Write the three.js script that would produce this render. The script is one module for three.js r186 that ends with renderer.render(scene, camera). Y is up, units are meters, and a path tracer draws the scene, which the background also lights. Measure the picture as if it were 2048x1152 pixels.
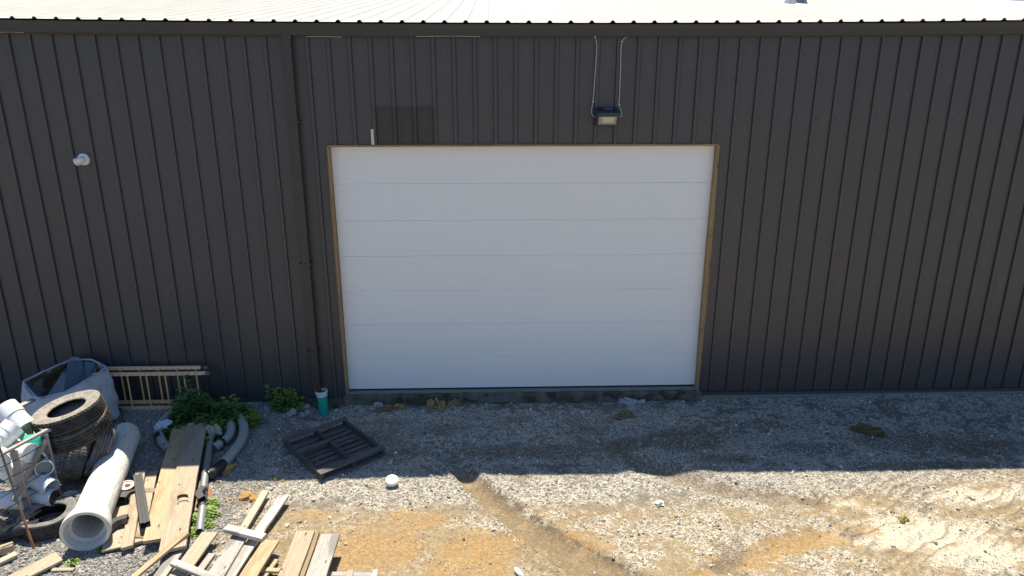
import * as THREE from 'three';
import { mergeGeometries, mergeVertices, toCreasedNormals } from 'three/addons/utils/BufferGeometryUtils.js';
import { RoundedBoxGeometry } from 'three/addons/geometries/RoundedBoxGeometry.js';

// ---------------------------------------------------------------- camera, sky, sun, exposure
const scene = new THREE.Scene();
const PITCH = 0.3017, YAW = 0.0307, FOCAL = 1400;            // focal length in pixels of a 2048 wide picture
const camera = new THREE.PerspectiveCamera(2 * Math.atan(576 / FOCAL) * 180 / Math.PI, 16 / 9, 0.1, 1000);
camera.rotation.order = 'YXZ';
camera.position.set(-2.83, 5.334, 10.908);
camera.rotation.set(-PITCH, -YAW, 0);
camera.updateMatrixWorld(true);
scene.add(camera);
const renderer = new THREE.WebGLRenderer({ antialias: true });
renderer.toneMapping = THREE.LinearToneMapping;
renderer.toneMappingExposure = 1.72;
renderer.shadowMap.enabled = true;
const SUN = new THREE.Vector3(-0.07, 1, -0.362).normalize();
// a clear, slightly hazy summer sky: deep blue overhead, whitish towards the horizon
{
  const w = 256, h = 128, d = new Float32Array(w * h * 4);
  for (let j = 0; j < h; j++) for (let i = 0; i < w; i++) {
    const el = ((j + 0.5) / h - 0.5) * Math.PI, az = ((i + 0.5) / w - 0.5) * 2 * Math.PI, y = Math.sin(el), k = (j * w + i) * 4;
    const cs = Math.cos(el) * Math.cos(az) * SUN.x + y * SUN.y + Math.cos(el) * Math.sin(az) * SUN.z;
    const t = Math.pow(1 - Math.max(0, y), 2.4), glow = 0.16 * Math.pow(Math.max(0, cs), 6);
    d[k] = 0.05 + 0.16 * t + glow; d[k + 1] = 0.122 + 0.185 * t + glow; d[k + 2] = 0.285 + 0.13 * t + glow * 0.95; d[k + 3] = 1;
    if (y < 0) { d[k] = 0.28; d[k + 1] = 0.26; d[k + 2] = 0.22; }
  }
  const t = new THREE.DataTexture(d, w, h, THREE.RGBAFormat, THREE.FloatType);
  t.mapping = THREE.EquirectangularReflectionMapping; t.magFilter = THREE.LinearFilter; t.needsUpdate = true;
  scene.background = t; scene.environment = t;
}
const sun = new THREE.DirectionalLight(new THREE.Color(1, 0.92, 0.775), 5);
sun.name = 'sun';
sun.position.copy(SUN).multiplyScalar(40); sun.castShadow = true;
sun.shadow.mapSize.set(4096, 4096);
Object.assign(sun.shadow.camera, { left: -18, right: 18, top: 18, bottom: -18, near: 1, far: 90 });
scene.add(sun); scene.add(sun.target);

// ---------------------------------------------------------------- helpers
const V = (x, y, z) => new THREE.Vector3(x, y, z);
function RNG(s) { let a = s >>> 0; return () => { a = (a + 0x6D2B79F5) >>> 0; let t = a; t = Math.imul(t ^ (t >>> 15), t | 1); t ^= t + Math.imul(t ^ (t >>> 7), t | 61); return ((t ^ (t >>> 14)) >>> 0) / 4294967296; }; }
const hash = (x, y) => { let h = Math.imul(x, 374761393) + Math.imul(y, 668265263) | 0; h = Math.imul(h ^ (h >>> 13), 1274126177); return ((h ^ (h >>> 16)) >>> 0) / 4294967296; };
function noise(x, y) { const i = Math.floor(x), j = Math.floor(y); let u = x - i, v = y - j; u = u * u * (3 - 2 * u); v = v * v * (3 - 2 * v); const a = hash(i, j), b = hash(i + 1, j), c = hash(i, j + 1), d = hash(i + 1, j + 1); return a + (b - a) * u + (c - a) * v + (a - b - c + d) * u * v; }
function fbm(x, y, n = 4) { let s = 0, a = 0.5, t = 0; for (let k = 0; k < n; k++) { s += a * noise(x, y); t += a; a *= 0.5; x = x * 2.03 + 17.3; y = y * 2.03 + 9.1; } return s / t; }
const clamp = (x, a = 0, b = 1) => Math.min(b, Math.max(a, x));
const sst = (a, b, x) => { const t = clamp((x - a) / (b - a)); return t * t * (3 - 2 * t); };
const mix = (a, b, t) => a + (b - a) * t;
const mix3 = (a, b, t) => [mix(a[0], b[0], t), mix(a[1], b[1], t), mix(a[2], b[2], t)];
const used = {};
function numbered(n) { const k = used[n] = (used[n] ?? -1) + 1; return k ? n + '_' + String(k).padStart(3, '0') : n; }
function sh(o) { o.castShadow = true; o.receiveShadow = true; return o; }
function tag(o, label, category, group) { o.userData = { label, category }; if (group) o.userData.group = group; return o; }
function thing(name, label, category, pos = [0, 0, 0], group) { const o = new THREE.Group(); o.name = numbered(name); o.position.set(...pos); tag(o, label, category, group); scene.add(o); return o; }
function part(name, geo, mat, parent, pos, kind) { const m = sh(new THREE.Mesh(geo, mat)); m.name = parent === scene ? numbered(name) : name; if (pos) m.position.set(...pos); if (kind) m.userData.kind = kind; parent.add(m); return m; }
// points of the yard and of the wall seen along a line of sight (surveying only)
const GY = -0.1;
const fw = V(0, 0, -1).applyQuaternion(camera.quaternion), rt = V(1, 0, 0).applyQuaternion(camera.quaternion), up = V(0, 1, 0).applyQuaternion(camera.quaternion);
const ray = (x, y) => fw.clone().addScaledVector(rt, (x - 1024) / FOCAL).addScaledVector(up, -(y - 576) / FOCAL);
const G = (x, y, h = 0) => { const d = ray(x, y); return camera.position.clone().addScaledVector(d, (GY + h - camera.position.y) / d.y); };
const W = (x, y, z = 0) => { const d = ray(x, y); return camera.position.clone().addScaledVector(d, (z - camera.position.z) / d.z); };
function segd(x, z, a, b) { const dx = b[0] - a[0], dz = b[1] - a[1]; const t = clamp(((x - a[0]) * dx + (z - a[1]) * dz) / (dx * dx + dz * dz)); return [Math.hypot(x - a[0] - t * dx, z - a[1] - t * dz), t]; }

// textures: fn(u, v) gives linear rgb or a height
function colourTex(w, h, fn, rep = true) {
  const d = new Uint8Array(w * h * 4), g = c => { c = clamp(c); return 255 * (c <= 0.0031308 ? 12.92 * c : 1.055 * Math.pow(c, 1 / 2.4) - 0.055); };
  for (let j = 0; j < h; j++) for (let i = 0; i < w; i++) { const c = fn((i + 0.5) / w, (j + 0.5) / h), k = (j * w + i) * 4; d[k] = g(c[0]); d[k + 1] = g(c[1]); d[k + 2] = g(c[2]); d[k + 3] = 255; }
  const t = new THREE.DataTexture(d, w, h); t.colorSpace = THREE.SRGBColorSpace; return finish(t, rep);
}
function heightTex(w, h, fn, rep = true) {
  const d = new Uint8Array(w * h * 4);
  for (let j = 0; j < h; j++) for (let i = 0; i < w; i++) { const k = (j * w + i) * 4; d[k] = d[k + 1] = d[k + 2] = 255 * clamp(fn((i + 0.5) / w, (j + 0.5) / h)); d[k + 3] = 255; }
  return finish(new THREE.DataTexture(d, w, h), rep);
}
function finish(t, rep) { t.magFilter = THREE.LinearFilter; t.minFilter = THREE.LinearMipmapLinearFilter; t.generateMipmaps = true; t.wrapS = t.wrapT = rep ? THREE.RepeatWrapping : THREE.MirroredRepeatWrapping; t.needsUpdate = true; return t; }
const std = (o) => new THREE.MeshStandardMaterial(o);
const rgb = (r, g, b) => new THREE.Color().setRGB(r, g, b);

// wood: u along the board, one texture is 1.6 m by 0.4 m
function woodTex(seed, light, dark, knotC, stain, stainAmt) {
  const r = RNG(seed), knots = Array.from({ length: 5 }, () => [r() * 1.6, r() * 0.4, 0.012 + r() * 0.014]);
  return colourTex(1024, 256, (u, v) => {
    const x = u * 1.6, y = v * 0.4; let yy = y + 0.012 * (fbm(x * 2 + seed, y * 5) - 0.5), k = 0;
    for (const [kx, ky, kr] of knots) { const q = Math.hypot((x - kx) * 0.45, y - ky); yy += 0.9 * kr * Math.exp(-q * q / (kr * kr * 5)) * Math.sign(y - ky || 1); k = Math.max(k, 1 - sst(kr * 0.5, kr * 0.75, q)); }
    const ring = 0.5 + 0.5 * Math.sin(yy * 260 + 3 * fbm(x * 0.8, yy * 20 + seed)), fine = fbm(x * 6 + seed, yy * 260, 3);
    let c = mix3(light, dark, clamp(ring * 0.42 + (fine - 0.34) * 1.3));
    c = mix3(c, stain, stainAmt * sst(0.5, 0.7, fbm(x * 2.6 + 7 * seed, y * 9, 4)));
    const speck = sst(0.68, 0.74, fbm(x * 40, y * 60 + seed, 3)); c = mix3(c, dark, 0.5 * speck);
    return mix3(c, knotC, k * 0.85);
  });
}
const TAN = woodTex(3, [0.54, 0.45, 0.325], [0.33, 0.25, 0.165], [0.14, 0.08, 0.04], [0.3, 0.22, 0.14], 0.5);
const GREY = woodTex(8, [0.45, 0.42, 0.38], [0.22, 0.2, 0.18], [0.1, 0.08, 0.07], [0.13, 0.12, 0.11], 0.65);
const DARK = woodTex(13, [0.11, 0.102, 0.096], [0.036, 0.033, 0.033], [0.03, 0.025, 0.02], [0.05, 0.042, 0.036], 0.6);
const wood = (map, c = [1, 1, 1], rough = 0.85) => std({ map, color: rgb(...c), roughness: rough });
const M = {
  tan: wood(TAN, [0.84, 0.84, 0.84]), tanPale: wood(TAN, [1.05, 1.08, 1.12]), tanGold: wood(TAN, [1.0, 0.9, 0.76]), brown: wood(TAN, [0.62, 0.56, 0.5]), beige: wood(TAN, [0.88, 0.9, 0.92]),
  grey: wood(GREY), greyPale: wood(GREY, [1.08, 1.07, 1.05]), white: wood(GREY, [1.55, 1.54, 1.5]), dark: wood(DARK), dull: wood(DARK, [1.55, 1.5, 1.45]),
  red: wood(TAN, [0.62, 0.36, 0.26]),
};
const concreteTex = colourTex(512, 512, (u, v) => { const a = fbm(u * 9, v * 9, 5), p = sst(0.7, 0.76, fbm(u * 70, v * 70, 2)); const c = mix3([0.62, 0.61, 0.55], [0.74, 0.72, 0.65], a); return mix3(c, [0.36, 0.35, 0.32], p * 0.6); });
const concreteBump = heightTex(512, 512, (u, v) => 0.7 * fbm(u * 30, v * 30, 4) - 0.5 * sst(0.68, 0.75, fbm(u * 60, v * 60, 2)) + 0.25);
M.concrete = std({ map: concreteTex, bumpMap: concreteBump, bumpScale: 0.004, roughness: 0.92 });
const footTex = colourTex(1024, 256, (u, v) => { const a = fbm(u * 90, v * 8, 4), m = sst(0.42, 0.66, fbm(u * 22 + 5, v * 5, 5)); let c = mix3([0.1, 0.092, 0.075], [0.2, 0.185, 0.155], a); c = mix3(c, [0.055, 0.055, 0.026], m * 0.8); return mix3(c, [0.03, 0.028, 0.022], 0.8 * sst(0.6, 0.7, fbm(u * 40, v * 7 + 40, 5))); });
M.footing = std({ map: footTex, roughness: 0.95, bumpMap: concreteBump, bumpScale: 0.004 });
M.footingBare = std({ map: concreteTex, color: rgb(0.36, 0.345, 0.31), roughness: 0.95, bumpMap: concreteBump, bumpScale: 0.004 });
const plain = (r, g, b, rough = 0.6, metal = 0, extra = {}) => std({ color: rgb(r, g, b), roughness: rough, metalness: metal, ...extra });
Object.assign(M, {
  black: plain(0.012, 0.012, 0.013, 0.5), pvc: plain(0.78, 0.79, 0.78, 0.4), green: plain(0.02, 0.42, 0.3, 0.45), blackPlastic: plain(0.022, 0.023, 0.027, 0.35),
  alu: plain(0.55, 0.56, 0.58, 0.4, 0.9), wire: plain(0.035, 0.03, 0.028, 0.6, 0.5), whitePaint: plain(0.62, 0.62, 0.6, 0.5),
});

// ---------------------------------------------------------------- geometry helpers
// a sawn board: x along, y thick, z wide, slightly bowed, with worn edges
function boardGeo(L, Wd, T, seed = 1, wear = 1) {
  const r = RNG(seed * 7919), n = Math.max(4, Math.round(L / 0.12)), ch = Math.min(0.004, T * 0.2), pos = [], uv = [], idx = [];
  const uo = r(), vo = r(), bow = (r() - 0.5) * 0.012 * L * wear, tw = (r() - 0.5) * 0.05 * wear, crook = (r() - 0.5) * 0.008 * L * wear;
  const prof = [[-Wd / 2, -T / 2 + ch], [-Wd / 2, T / 2 - ch], [-Wd / 2 + ch, T / 2], [0, T / 2], [Wd / 2 - ch, T / 2], [Wd / 2, T / 2 - ch], [Wd / 2, -T / 2 + ch], [Wd / 2 - ch, -T / 2], [-Wd / 2 + ch, -T / 2]];
  const m = prof.length, sides = []; let acc = 0; for (let k = 0; k <= m; k++) { sides.push(acc); const a = prof[k % m], b = prof[(k + 1) % m]; acc += Math.hypot(a[0] - b[0], a[1] - b[1]); }
  const skew = (r() - 0.5) * 0.06 * wear;
  for (let i = 0; i <= n; i++) {
    const t = i / n - 0.5;
    for (let k = 0; k <= m; k++) {
      let [z, y] = prof[k % m]; const e = 1 + (noise(i * 1.7 + seed * 3, k % m * 5) - 0.5) * 0.035 * wear;
      z *= e; const a = tw * t; const y2 = y * Math.cos(a) - z * Math.sin(a), z2 = z * Math.cos(a) + y * Math.sin(a);
      pos.push(t * L + (Math.abs(t) === 0.5 ? z * skew : 0), y2 + bow * (0.25 - t * t) * 4, z2 + crook * (0.25 - t * t) * 4); uv.push((t * L) / 1.6 + uo, sides[k] / 0.4 + vo);
    }
  }
  for (let i = 0; i < n; i++) for (let k = 0; k < m; k++) { const a = i * (m + 1) + k, b = a + m + 1; idx.push(a, a + 1, b, b, a + 1, b + 1); }
  for (const i of [0, n]) { const base = pos.length / 3; for (let k = 0; k < m; k++) { const q = (i * (m + 1) + k) * 3; pos.push(pos[q], pos[q + 1], pos[q + 2]); uv.push(uo + prof[k][0] * 0.15, vo + prof[k][1] / 0.4); } for (let k = 1; k < m - 1; k++) i ? idx.push(base, base + k, base + k + 1) : idx.push(base, base + k + 1, base + k); }
  const g = new THREE.BufferGeometry(); g.setAttribute('position', new THREE.Float32BufferAttribute(pos, 3)); g.setAttribute('uv', new THREE.Float32BufferAttribute(uv, 2)); g.setIndex(idx);
  return toCreasedNormals(g, 0.6);
}
function orient(o, a, b, roll = 0) {          // local x from a to b, local y as far up as it goes
  const X = b.clone().sub(a).normalize(), Z = V(0, 1, 0).cross(X).negate().normalize(); let Y = Z.clone().cross(X);
  if (Y.y < 0) { Y.negate(); Z.negate(); }
  const Zr = X.clone().cross(Y); o.quaternion.setFromRotationMatrix(new THREE.Matrix4().makeBasis(X, Y, Zr)); o.rotateX(roll); o.position.copy(a).add(b).multiplyScalar(0.5); return o;
}
function tube(pts, r, seg = 40, rad = 10, closed = false) { return new THREE.TubeGeometry(new THREE.CatmullRomCurve3(pts, closed), seg, r, rad, closed); }
function hollow(pts, ro, ri, seg = 40, rad = 20) {         // an open pipe with a wall
  const c = new THREE.CatmullRomCurve3(pts), fr = c.computeFrenetFrames(seg), pos = [], idx = [], loop = [[ro, 0], [ro, 1], [ri, 1], [ri, 0]];
  const ringAt = (i, r) => { const p = c.getPointAt(i / seg), s = pos.length / 3; for (let k = 0; k < rad; k++) { const a = k / rad * 6.28318; const q = p.clone().addScaledVector(fr.normals[i], Math.cos(a) * r).addScaledVector(fr.binormals[i], Math.sin(a) * r); pos.push(q.x, q.y, q.z); } return s; };
  const join = (s, t) => { for (let k = 0; k < rad; k++) { const n = (k + 1) % rad; idx.push(s + k, s + n, t + k, t + k, s + n, t + n); } };
  let o = [], q = []; for (let i = 0; i <= seg; i++) { o.push(ringAt(i, ro)); } for (let i = 0; i < seg; i++) join(o[i], o[i + 1]);
  for (let i = 0; i <= seg; i++) { q.push(ringAt(i, ri)); } for (let i = 0; i < seg; i++) join(q[i + 1], q[i]);
  join(q[0], o[0]); join(o[seg], q[seg]);
  const g = new THREE.BufferGeometry(); g.setAttribute('position', new THREE.Float32BufferAttribute(pos, 3)); g.setIndex(idx); return toCreasedNormals(g, 0.7);
}
function lump(rx, ry, rz, seed, rough = 0.35, det = 2) {
  let g = mergeVertices(new THREE.IcosahedronGeometry(1, det).deleteAttribute('uv').deleteAttribute('normal')); const p = g.attributes.position;
  for (let i = 0; i < p.count; i++) { const x = p.getX(i), y = p.getY(i), z = p.getZ(i), k = 1 + rough * 2 * (fbm(x * 1.6 + seed * 7.7 + z, y * 1.6 + z * 1.3 + seed, 3) - 0.5); p.setXYZ(i, x * rx * k, y * ry * k, z * rz * k); }
  g.computeVertexNormals(); return toCreasedNormals(g, 0.5);
}
const box = (w, h, d, r = 0.004) => new RoundedBoxGeometry(w, h, d, 1, Math.min(r, w / 3, h / 3, d / 3));
const moved = (g, x, y, z) => g.translate(x, y, z);

// ---------------------------------------------------------------- ground: heights and colours in metres
const gp = (x, y) => { const p = G(x, y); return [p.x, p.z]; };
const RUT = [gp(890, 912), gp(985, 1005), gp(1090, 1080), gp(1260, 1185)], RUT2 = [gp(1195, 870), gp(1290, 935), gp(1420, 975), gp(1640, 1010)], RUT3 = [gp(1400, 1150), gp(1560, 1092), gp(1740, 1055)];
const rutD = (x, z) => { let d = 9; for (let i = 0; i + 1 < RUT.length; i++) { const [q, t] = segd(x, z, RUT[i], RUT[i + 1]); d = Math.min(d, q / (0.115 + 0.045 * (i + t)) * 0.2); } return d; };
const polyd = (x, z, p) => { let d = 9; for (let i = 0; i + 1 < p.length; i++) d = Math.min(d, segd(x, z, p[i], p[i + 1])[0]); return d; };
const SPOT = (list) => list.map(([x, y, rx, rz, a = 1]) => { const p = G(x, y); return [p.x, p.z, rx, rz, a]; });
const ORANGE = SPOT([[950, 1110, 0.42, 0.45, 1], [930, 1150, 0.5, 0.3, 1], [505, 985, 0.16, 0.24, 1], [445, 945, 0.12, 0.1, 1], [1120, 1082, 0.45, 0.14, 0.9], [740, 1100, 0.6, 0.5, 0.75], [830, 1040, 0.5, 0.3, 0.6], [620, 1030, 0.4, 0.2, 0.45], [700, 1120, 0.25, 0.25, 0.8], [1010, 1085, 0.3, 0.12, 0.7], [1180, 1100, 0.4, 0.1, 0.6]]);
const GRAVEL = SPOT([[1080, 985, 0.9, 0.35, 1], [1250, 960, 0.8, 0.2, 0.9], [1000, 1050, 0.35, 0.18, 0.9], [1330, 1060, 0.8, 0.3, 0.8], [1560, 965, 1.0, 0.25, 0.8], [1500, 1000, 0.5, 0.15, 0.6], [1800, 960, 1.2, 0.2, 0.7], [640, 975, 0.7, 0.2, 0.8], [1270, 1110, 0.3, 0.12, 0.9], [860, 990, 0.5, 0.2, 0.6], [1650, 1120, 0.5, 0.12, 0.5]]);
const PALE = SPOT([[1830, 1070, 1.0, 0.35, 0.9], [1960, 1110, 0.8, 0.3, 0.8], [1650, 1010, 1.0, 0.18, 0.5], [1950, 990, 1.0, 0.25, 0.6]]);
const DIRT_AND_SHADE = SPOT([[1380, 880, 0.9, 0.35, 0.8], [740, 880, 0.8, 0.4, 0.6], [880, 860, 0.7, 0.3, 0.6], [1110, 905, 0.6, 0.22, 0.9], [1450, 920, 0.5, 0.15, 0.8], [1800, 880, 1.2, 0.3, 0.7], [1850, 930, 1.2, 0.12, 0.8], [980, 905, 0.6, 0.25, 0.8], [1620, 895, 0.8, 0.22, 0.7], [1960, 895, 0.8, 0.3, 0.8], [1180, 860, 0.5, 0.2, 0.6], [820, 905, 0.5, 0.2, 0.7], [1520, 850, 0.6, 0.2, 0.6], [1040, 840, 0.4, 0.15, 0.5], [570, 880, 0.5, 0.3, 0.6], [1260, 890, 0.7, 0.2, 0.7]]);
const spots = (x, z, L) => { let s = 0; for (const [cx, cz, rx, rz, a] of L) { const q = ((x - cx) / rx) ** 2 + ((z - cz) / rz) ** 2; if (q < 5) s = Math.max(s, a * Math.exp(-q * 0.8)); } return s; };
const drain = [-5.69, 0.16];
function H(x, z) {
  let h = GY + 0.05 * (fbm(x * 0.7 + 3, z * 0.7, 3) - 0.5) + 0.035 * (fbm(x * 3.1, z * 3.1 + 20, 3) - 0.5) + 0.022 * (fbm(x * 10, z * 10, 2) - 0.5);
  if (z < 1) h += (x > 1 ? 0.035 : 0.0) * (1 - sst(0, 1, z)) + (x < -6.2 ? 0.07 * (1 - sst(0, 1.2, z)) : 0);
  h -= 0.13 * Math.exp(-(((x - drain[0]) / 0.3) ** 2 + ((z - drain[1] - 0.05) / 0.3) ** 2));
  if (z > 1 && x > -5) {
    const d1 = rutD(x, z); h += -0.085 * Math.exp(-((d1 / 0.19) ** 4)) + 0.034 * Math.exp(-(((d1 - 0.29) / 0.07) ** 2)) * (0.5 + fbm(x * 4, z * 4, 2));
    const d2 = polyd(x, z, RUT2); h += -0.045 * Math.exp(-((d2 / 0.16) ** 2)) + 0.03 * Math.exp(-(((d2 - 0.3) / 0.1) ** 2));
    const d3 = polyd(x, z, RUT3); h += -0.035 * Math.exp(-((d3 / 0.13) ** 2));
    if (x > 1.2) h += 0.012 * Math.sin((x * 0.62 + z) * 34 + 9 * fbm(x * 1.1 + 5, z * 1.3, 4) + 5 * fbm(x * 3.4 + 31, z * 4.2, 4)) * sst(1.2, 2.5, x) * sst(2.3, 3, z);
  }
  return h;
}
// how much each kind of ground shows: [grey gravel beside the scrap, pale chips, orange sand, damp track, pale dust, dark soil with painted shade]
function kinds(x, z) {
  const n1 = fbm(x * 1.1 + 5, z * 1.3, 4), n2 = fbm(x * 3.4 + 31, z * 4.2, 4), n3 = fbm(x * 12 + 3, z * 14, 3);
  const left = (1 - sst(-6.7, -6.0, x + (n2 - 0.5) * 1.0 + (n3 - 0.5) * 0.5 - 0.1 * (z - 2))) * sst(0.2, 0.5, z + 2);
  const j = (n2 - 0.5) * 1.1 + (n3 - 0.5) * 0.7, soft = k => k > 0.03 ? clamp(sst(0.22, 0.62, k + j * 0.55)) : 0;
  const far = z > 1.5 && x > -5.5, d1 = far ? rutD(x, z) : 9, d2 = far ? polyd(x, z, RUT2) : 9, d3 = far ? polyd(x, z, RUT3) : 9;
  const track = sst(0.22, 0.15, d1 + j * 0.1) * sst(1.9, 2.5, z + j * 0.3);
  const orange = Math.max(soft(spots(x, z, ORANGE)), 0.95 * sst(0.2, 0.1, d3 + j * 0.14), 0.5 * sst(0.24, 0.08, d2 + j * 0.14)) * (1 - left);
  const pale = soft(spots(x, z, PALE));
  const soil = Math.max(soft(spots(x, z, DIRT_AND_SHADE)), 0.7 * sst(0.2, 0.1, d2 + j * 0.12), sst(0.6, 0.68, n1 * 0.6 + n2 * 0.4) * 0.8, sst(0.035, 0.012, Math.abs(d1 - 0.212) + (n3 - 0.4) * 0.1));  // soil, plus a painted shadow line along the rut edge
  let ripple = 0; if (x > 0.6 && z > 2.3) { const p = (x * 0.62 + z) * 34 + 9 * n1 + 5 * n2; ripple = sst(0.55, 0.95, Math.sin(p)) * sst(0.46, 0.56, fbm(x * 2.5 + 8, z * 5, 3)) * sst(0.6, 2, x); }  // dark strokes painted in for the shading of the ripples
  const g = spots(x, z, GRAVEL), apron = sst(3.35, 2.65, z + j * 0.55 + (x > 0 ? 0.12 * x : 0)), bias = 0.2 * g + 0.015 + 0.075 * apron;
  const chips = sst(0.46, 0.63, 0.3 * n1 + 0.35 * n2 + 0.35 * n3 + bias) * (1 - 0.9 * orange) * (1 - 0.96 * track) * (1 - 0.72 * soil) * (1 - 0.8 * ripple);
  return { left, chips, orange, track, pale, soil, apron, ripple, n1, n2, n3 };
}
const SANDC = [0.28, 0.215, 0.127], ORANGEC = [0.31, 0.197, 0.08], TRACKC = [0.2, 0.147, 0.085], CHIPC = [0.49, 0.455, 0.38], LEFTC = [0.15, 0.142, 0.128], PALEC = [0.54, 0.485, 0.375], SOILSHADEC = [0.13, 0.102, 0.07];
function groundColour(x, z, k = kinds(x, z)) {
  const f = fbm(x * 40, z * 44, 3), s = fbm(x * 17 + 60, z * 19, 3), grit = sst(0.3, 0.75, noise(x * 95, z * 95));
  let c = mix3(SANDC, [0.22, 0.165, 0.095], sst(0.38, 0.66, 0.6 * s + 0.4 * k.n2));
  c = mix3(c, [0.15, 0.138, 0.118], k.apron * 0.85 * (1 - k.track)); c = mix3(c, PALEC, k.pale * 0.8); c = mix3(c, ORANGEC, k.orange * (0.75 + 0.5 * (s - 0.5))); c = mix3(c, SOILSHADEC, clamp(k.soil * 0.85 + k.ripple * 0.6));  // gravel apron, its ground colour darkened to deepen the shade by the wall
  c = mix3(c, CHIPC, k.chips * 0.75 * sst(0.34, 0.56, f)); c = mix3(c, mix3(TRACKC, [0.25, 0.187, 0.11], sst(0.45, 0.6, k.n2)), k.track * 0.92); c = mix3(c, LEFTC, k.left * 0.9);
  const g = (0.72 + 0.46 * f) * (0.84 + 0.34 * grit); return [c[0] * g, c[1] * g, c[2] * g];
}
const TX0 = -11.2, TXW = 18.4, TZ0 = -0.4, TZW = 6.4;
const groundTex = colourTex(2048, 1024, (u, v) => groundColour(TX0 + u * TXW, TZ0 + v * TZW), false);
{
  const xs = [-300, -120, -60, -30, -18, -13], zs = [-300, -120, -60, -30, -12, -4, -1];
  for (let x = TX0; x <= TX0 + TXW; x += 0.04) xs.push(x); xs.push(8.5, 11, 16, 30, 60, 120, 300);
  for (let z = TZ0; z <= TZ0 + TZW; z += 0.04) zs.push(z); zs.push(7, 9, 13, 20, 40, 100, 300);
  const pos = [], uv = [], idx = [], nx = xs.length;
  for (const z of zs) for (const x of xs) { pos.push(x, z < -0.5 ? GY - 0.1 : H(x, z), z); uv.push((x - TX0) / TXW, (z - TZ0) / TZW); }
  for (let j = 0; j + 1 < zs.length; j++) for (let i = 0; i + 1 < nx; i++) { const a = j * nx + i, b = a + nx; idx.push(a, b, a + 1, a + 1, b, b + 1); }
  const g = new THREE.BufferGeometry(); g.setAttribute('position', new THREE.Float32BufferAttribute(pos, 3)); g.setAttribute('uv', new THREE.Float32BufferAttribute(uv, 2)); g.setIndex(idx); g.computeVertexNormals();
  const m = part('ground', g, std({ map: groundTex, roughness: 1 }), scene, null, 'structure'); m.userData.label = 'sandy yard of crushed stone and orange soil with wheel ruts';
}
// loose stones
{
  const r = RNG(77), m4 = new THREE.Matrix4(), q = new THREE.Quaternion(), e = new THREE.Euler(), c = new THREE.Color();
  const inView = (x, z) => { const t = clamp(z / 4.6); return x > mix(-11.2, -8.9, t) && x < mix(6.7, 3.5, t); };
  const lists = [[], [], []];
  const put = (which, x, z, s, col) => lists[which].push([x, z, s, col]);
  let n = 0;
  while (n < 330000) {
    const x = -11.2 + r() * 18, z = -0.05 + r() * 5.3; if (!inView(x, z)) continue; n++;
    const k = kinds(x, z), a = r();
    if (a < k.left) { const s = 0.011 + 0.013 * r() * r() + (r() < 0.01 ? 0.02 : 0), b = 0.72 + 0.75 * r() * r(), w = r() * 0.05; if (r() < 0.75) put(0, x, z, s, [0.33 * b + w * 0.4, 0.318 * b + w * 0.2, 0.29 * b]); continue; }
    if (r() > 0.05 + 0.02 * (1 - k.track) + 0.85 * k.chips) continue;
    const s = 0.005 + 0.0078 * r() * r() + (r() < 0.03 ? 0.014 * r() : r() < 0.004 ? 0.022 : 0), b = 0.62 + 0.75 * r() * (0.6 + 0.4 * r());
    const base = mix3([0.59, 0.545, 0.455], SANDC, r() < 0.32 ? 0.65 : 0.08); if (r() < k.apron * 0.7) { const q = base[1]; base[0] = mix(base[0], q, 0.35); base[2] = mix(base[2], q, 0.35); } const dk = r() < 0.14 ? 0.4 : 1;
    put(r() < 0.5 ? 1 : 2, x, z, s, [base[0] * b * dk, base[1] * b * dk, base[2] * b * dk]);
  }
  const names = ['gravel', 'stone_chips', 'stone_chips'], labels = ['grey crushed gravel around the pipes and scrap lumber', 'pale limestone chips scattered over the sandy yard', 'small limestone chips mixed into the sand'];
  lists.forEach((L, w) => {
    const g = lump(1, 0.6, 0.85, 5 + w * 3, 0.5, 0), im = sh(new THREE.InstancedMesh(g, std({ roughness: 0.95 }), L.length));
    L.forEach(([x, z, s, col], i) => { e.set(r() * 6.3, r() * 6.3, r() * 6.3); q.setFromEuler(e); m4.compose(V(x, H(x, z) + s * 0.12, z), q, V(s * (0.8 + 0.5 * r()), s, s * (0.8 + 0.5 * r()))); im.setMatrixAt(i, m4); im.setColorAt(i, c.setRGB(...col)); });
    im.name = numbered(names[w]); tag(im, labels[w], 'gravel'); im.userData.kind = 'stuff'; scene.add(im);
  });
}

// ---------------------------------------------------------------- the metal building
const RIB = 0.3048, sag = x => 0.0009 * Math.min((x + 2.5) ** 2, 70);
const DX0 = -5.3, DX1 = 0.7, DTOP = 4.24, WTOP = 5.9, BX0 = -48 * RIB - 0.035, BX1 = 32 * RIB - 0.035, DEPTH = 20, SLOPE = Math.tan(7.1 * Math.PI / 180);
const paintTex = colourTex(1024, 1024, (u, v) => { const s = fbm(u * 50, v * 2.5, 3), f = fbm(u * 60 + 9, v * 60, 3), d = sst(0.735, 0.78, fbm(u * 55, v * 30 + 77, 3)); const k = 0.92 + 0.1 * s + 0.06 * f; return mix3([0.07 * k, 0.066 * k, 0.067 * k], [0.16, 0.16, 0.16], d * 0.1); });
const oil = heightTex(512, 512, (u, v) => 0.5 * fbm(u * 10, v * 5, 3) + 0.5 * fbm(u * 26, v * 9 + 4, 2));
M.wall = std({ map: paintTex, roughness: 0.38, bumpMap: oil, bumpScale: 0.006 });
M.trim = plain(0.052, 0.043, 0.036, 0.42); M.patch = std({ map: paintTex, color: rgb(0.78, 0.68, 0.58), roughness: 0.55, bumpMap: oil, bumpScale: 0.006 });
M.gutterIn = plain(0.03, 0.032, 0.04, 0.4);
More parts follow.
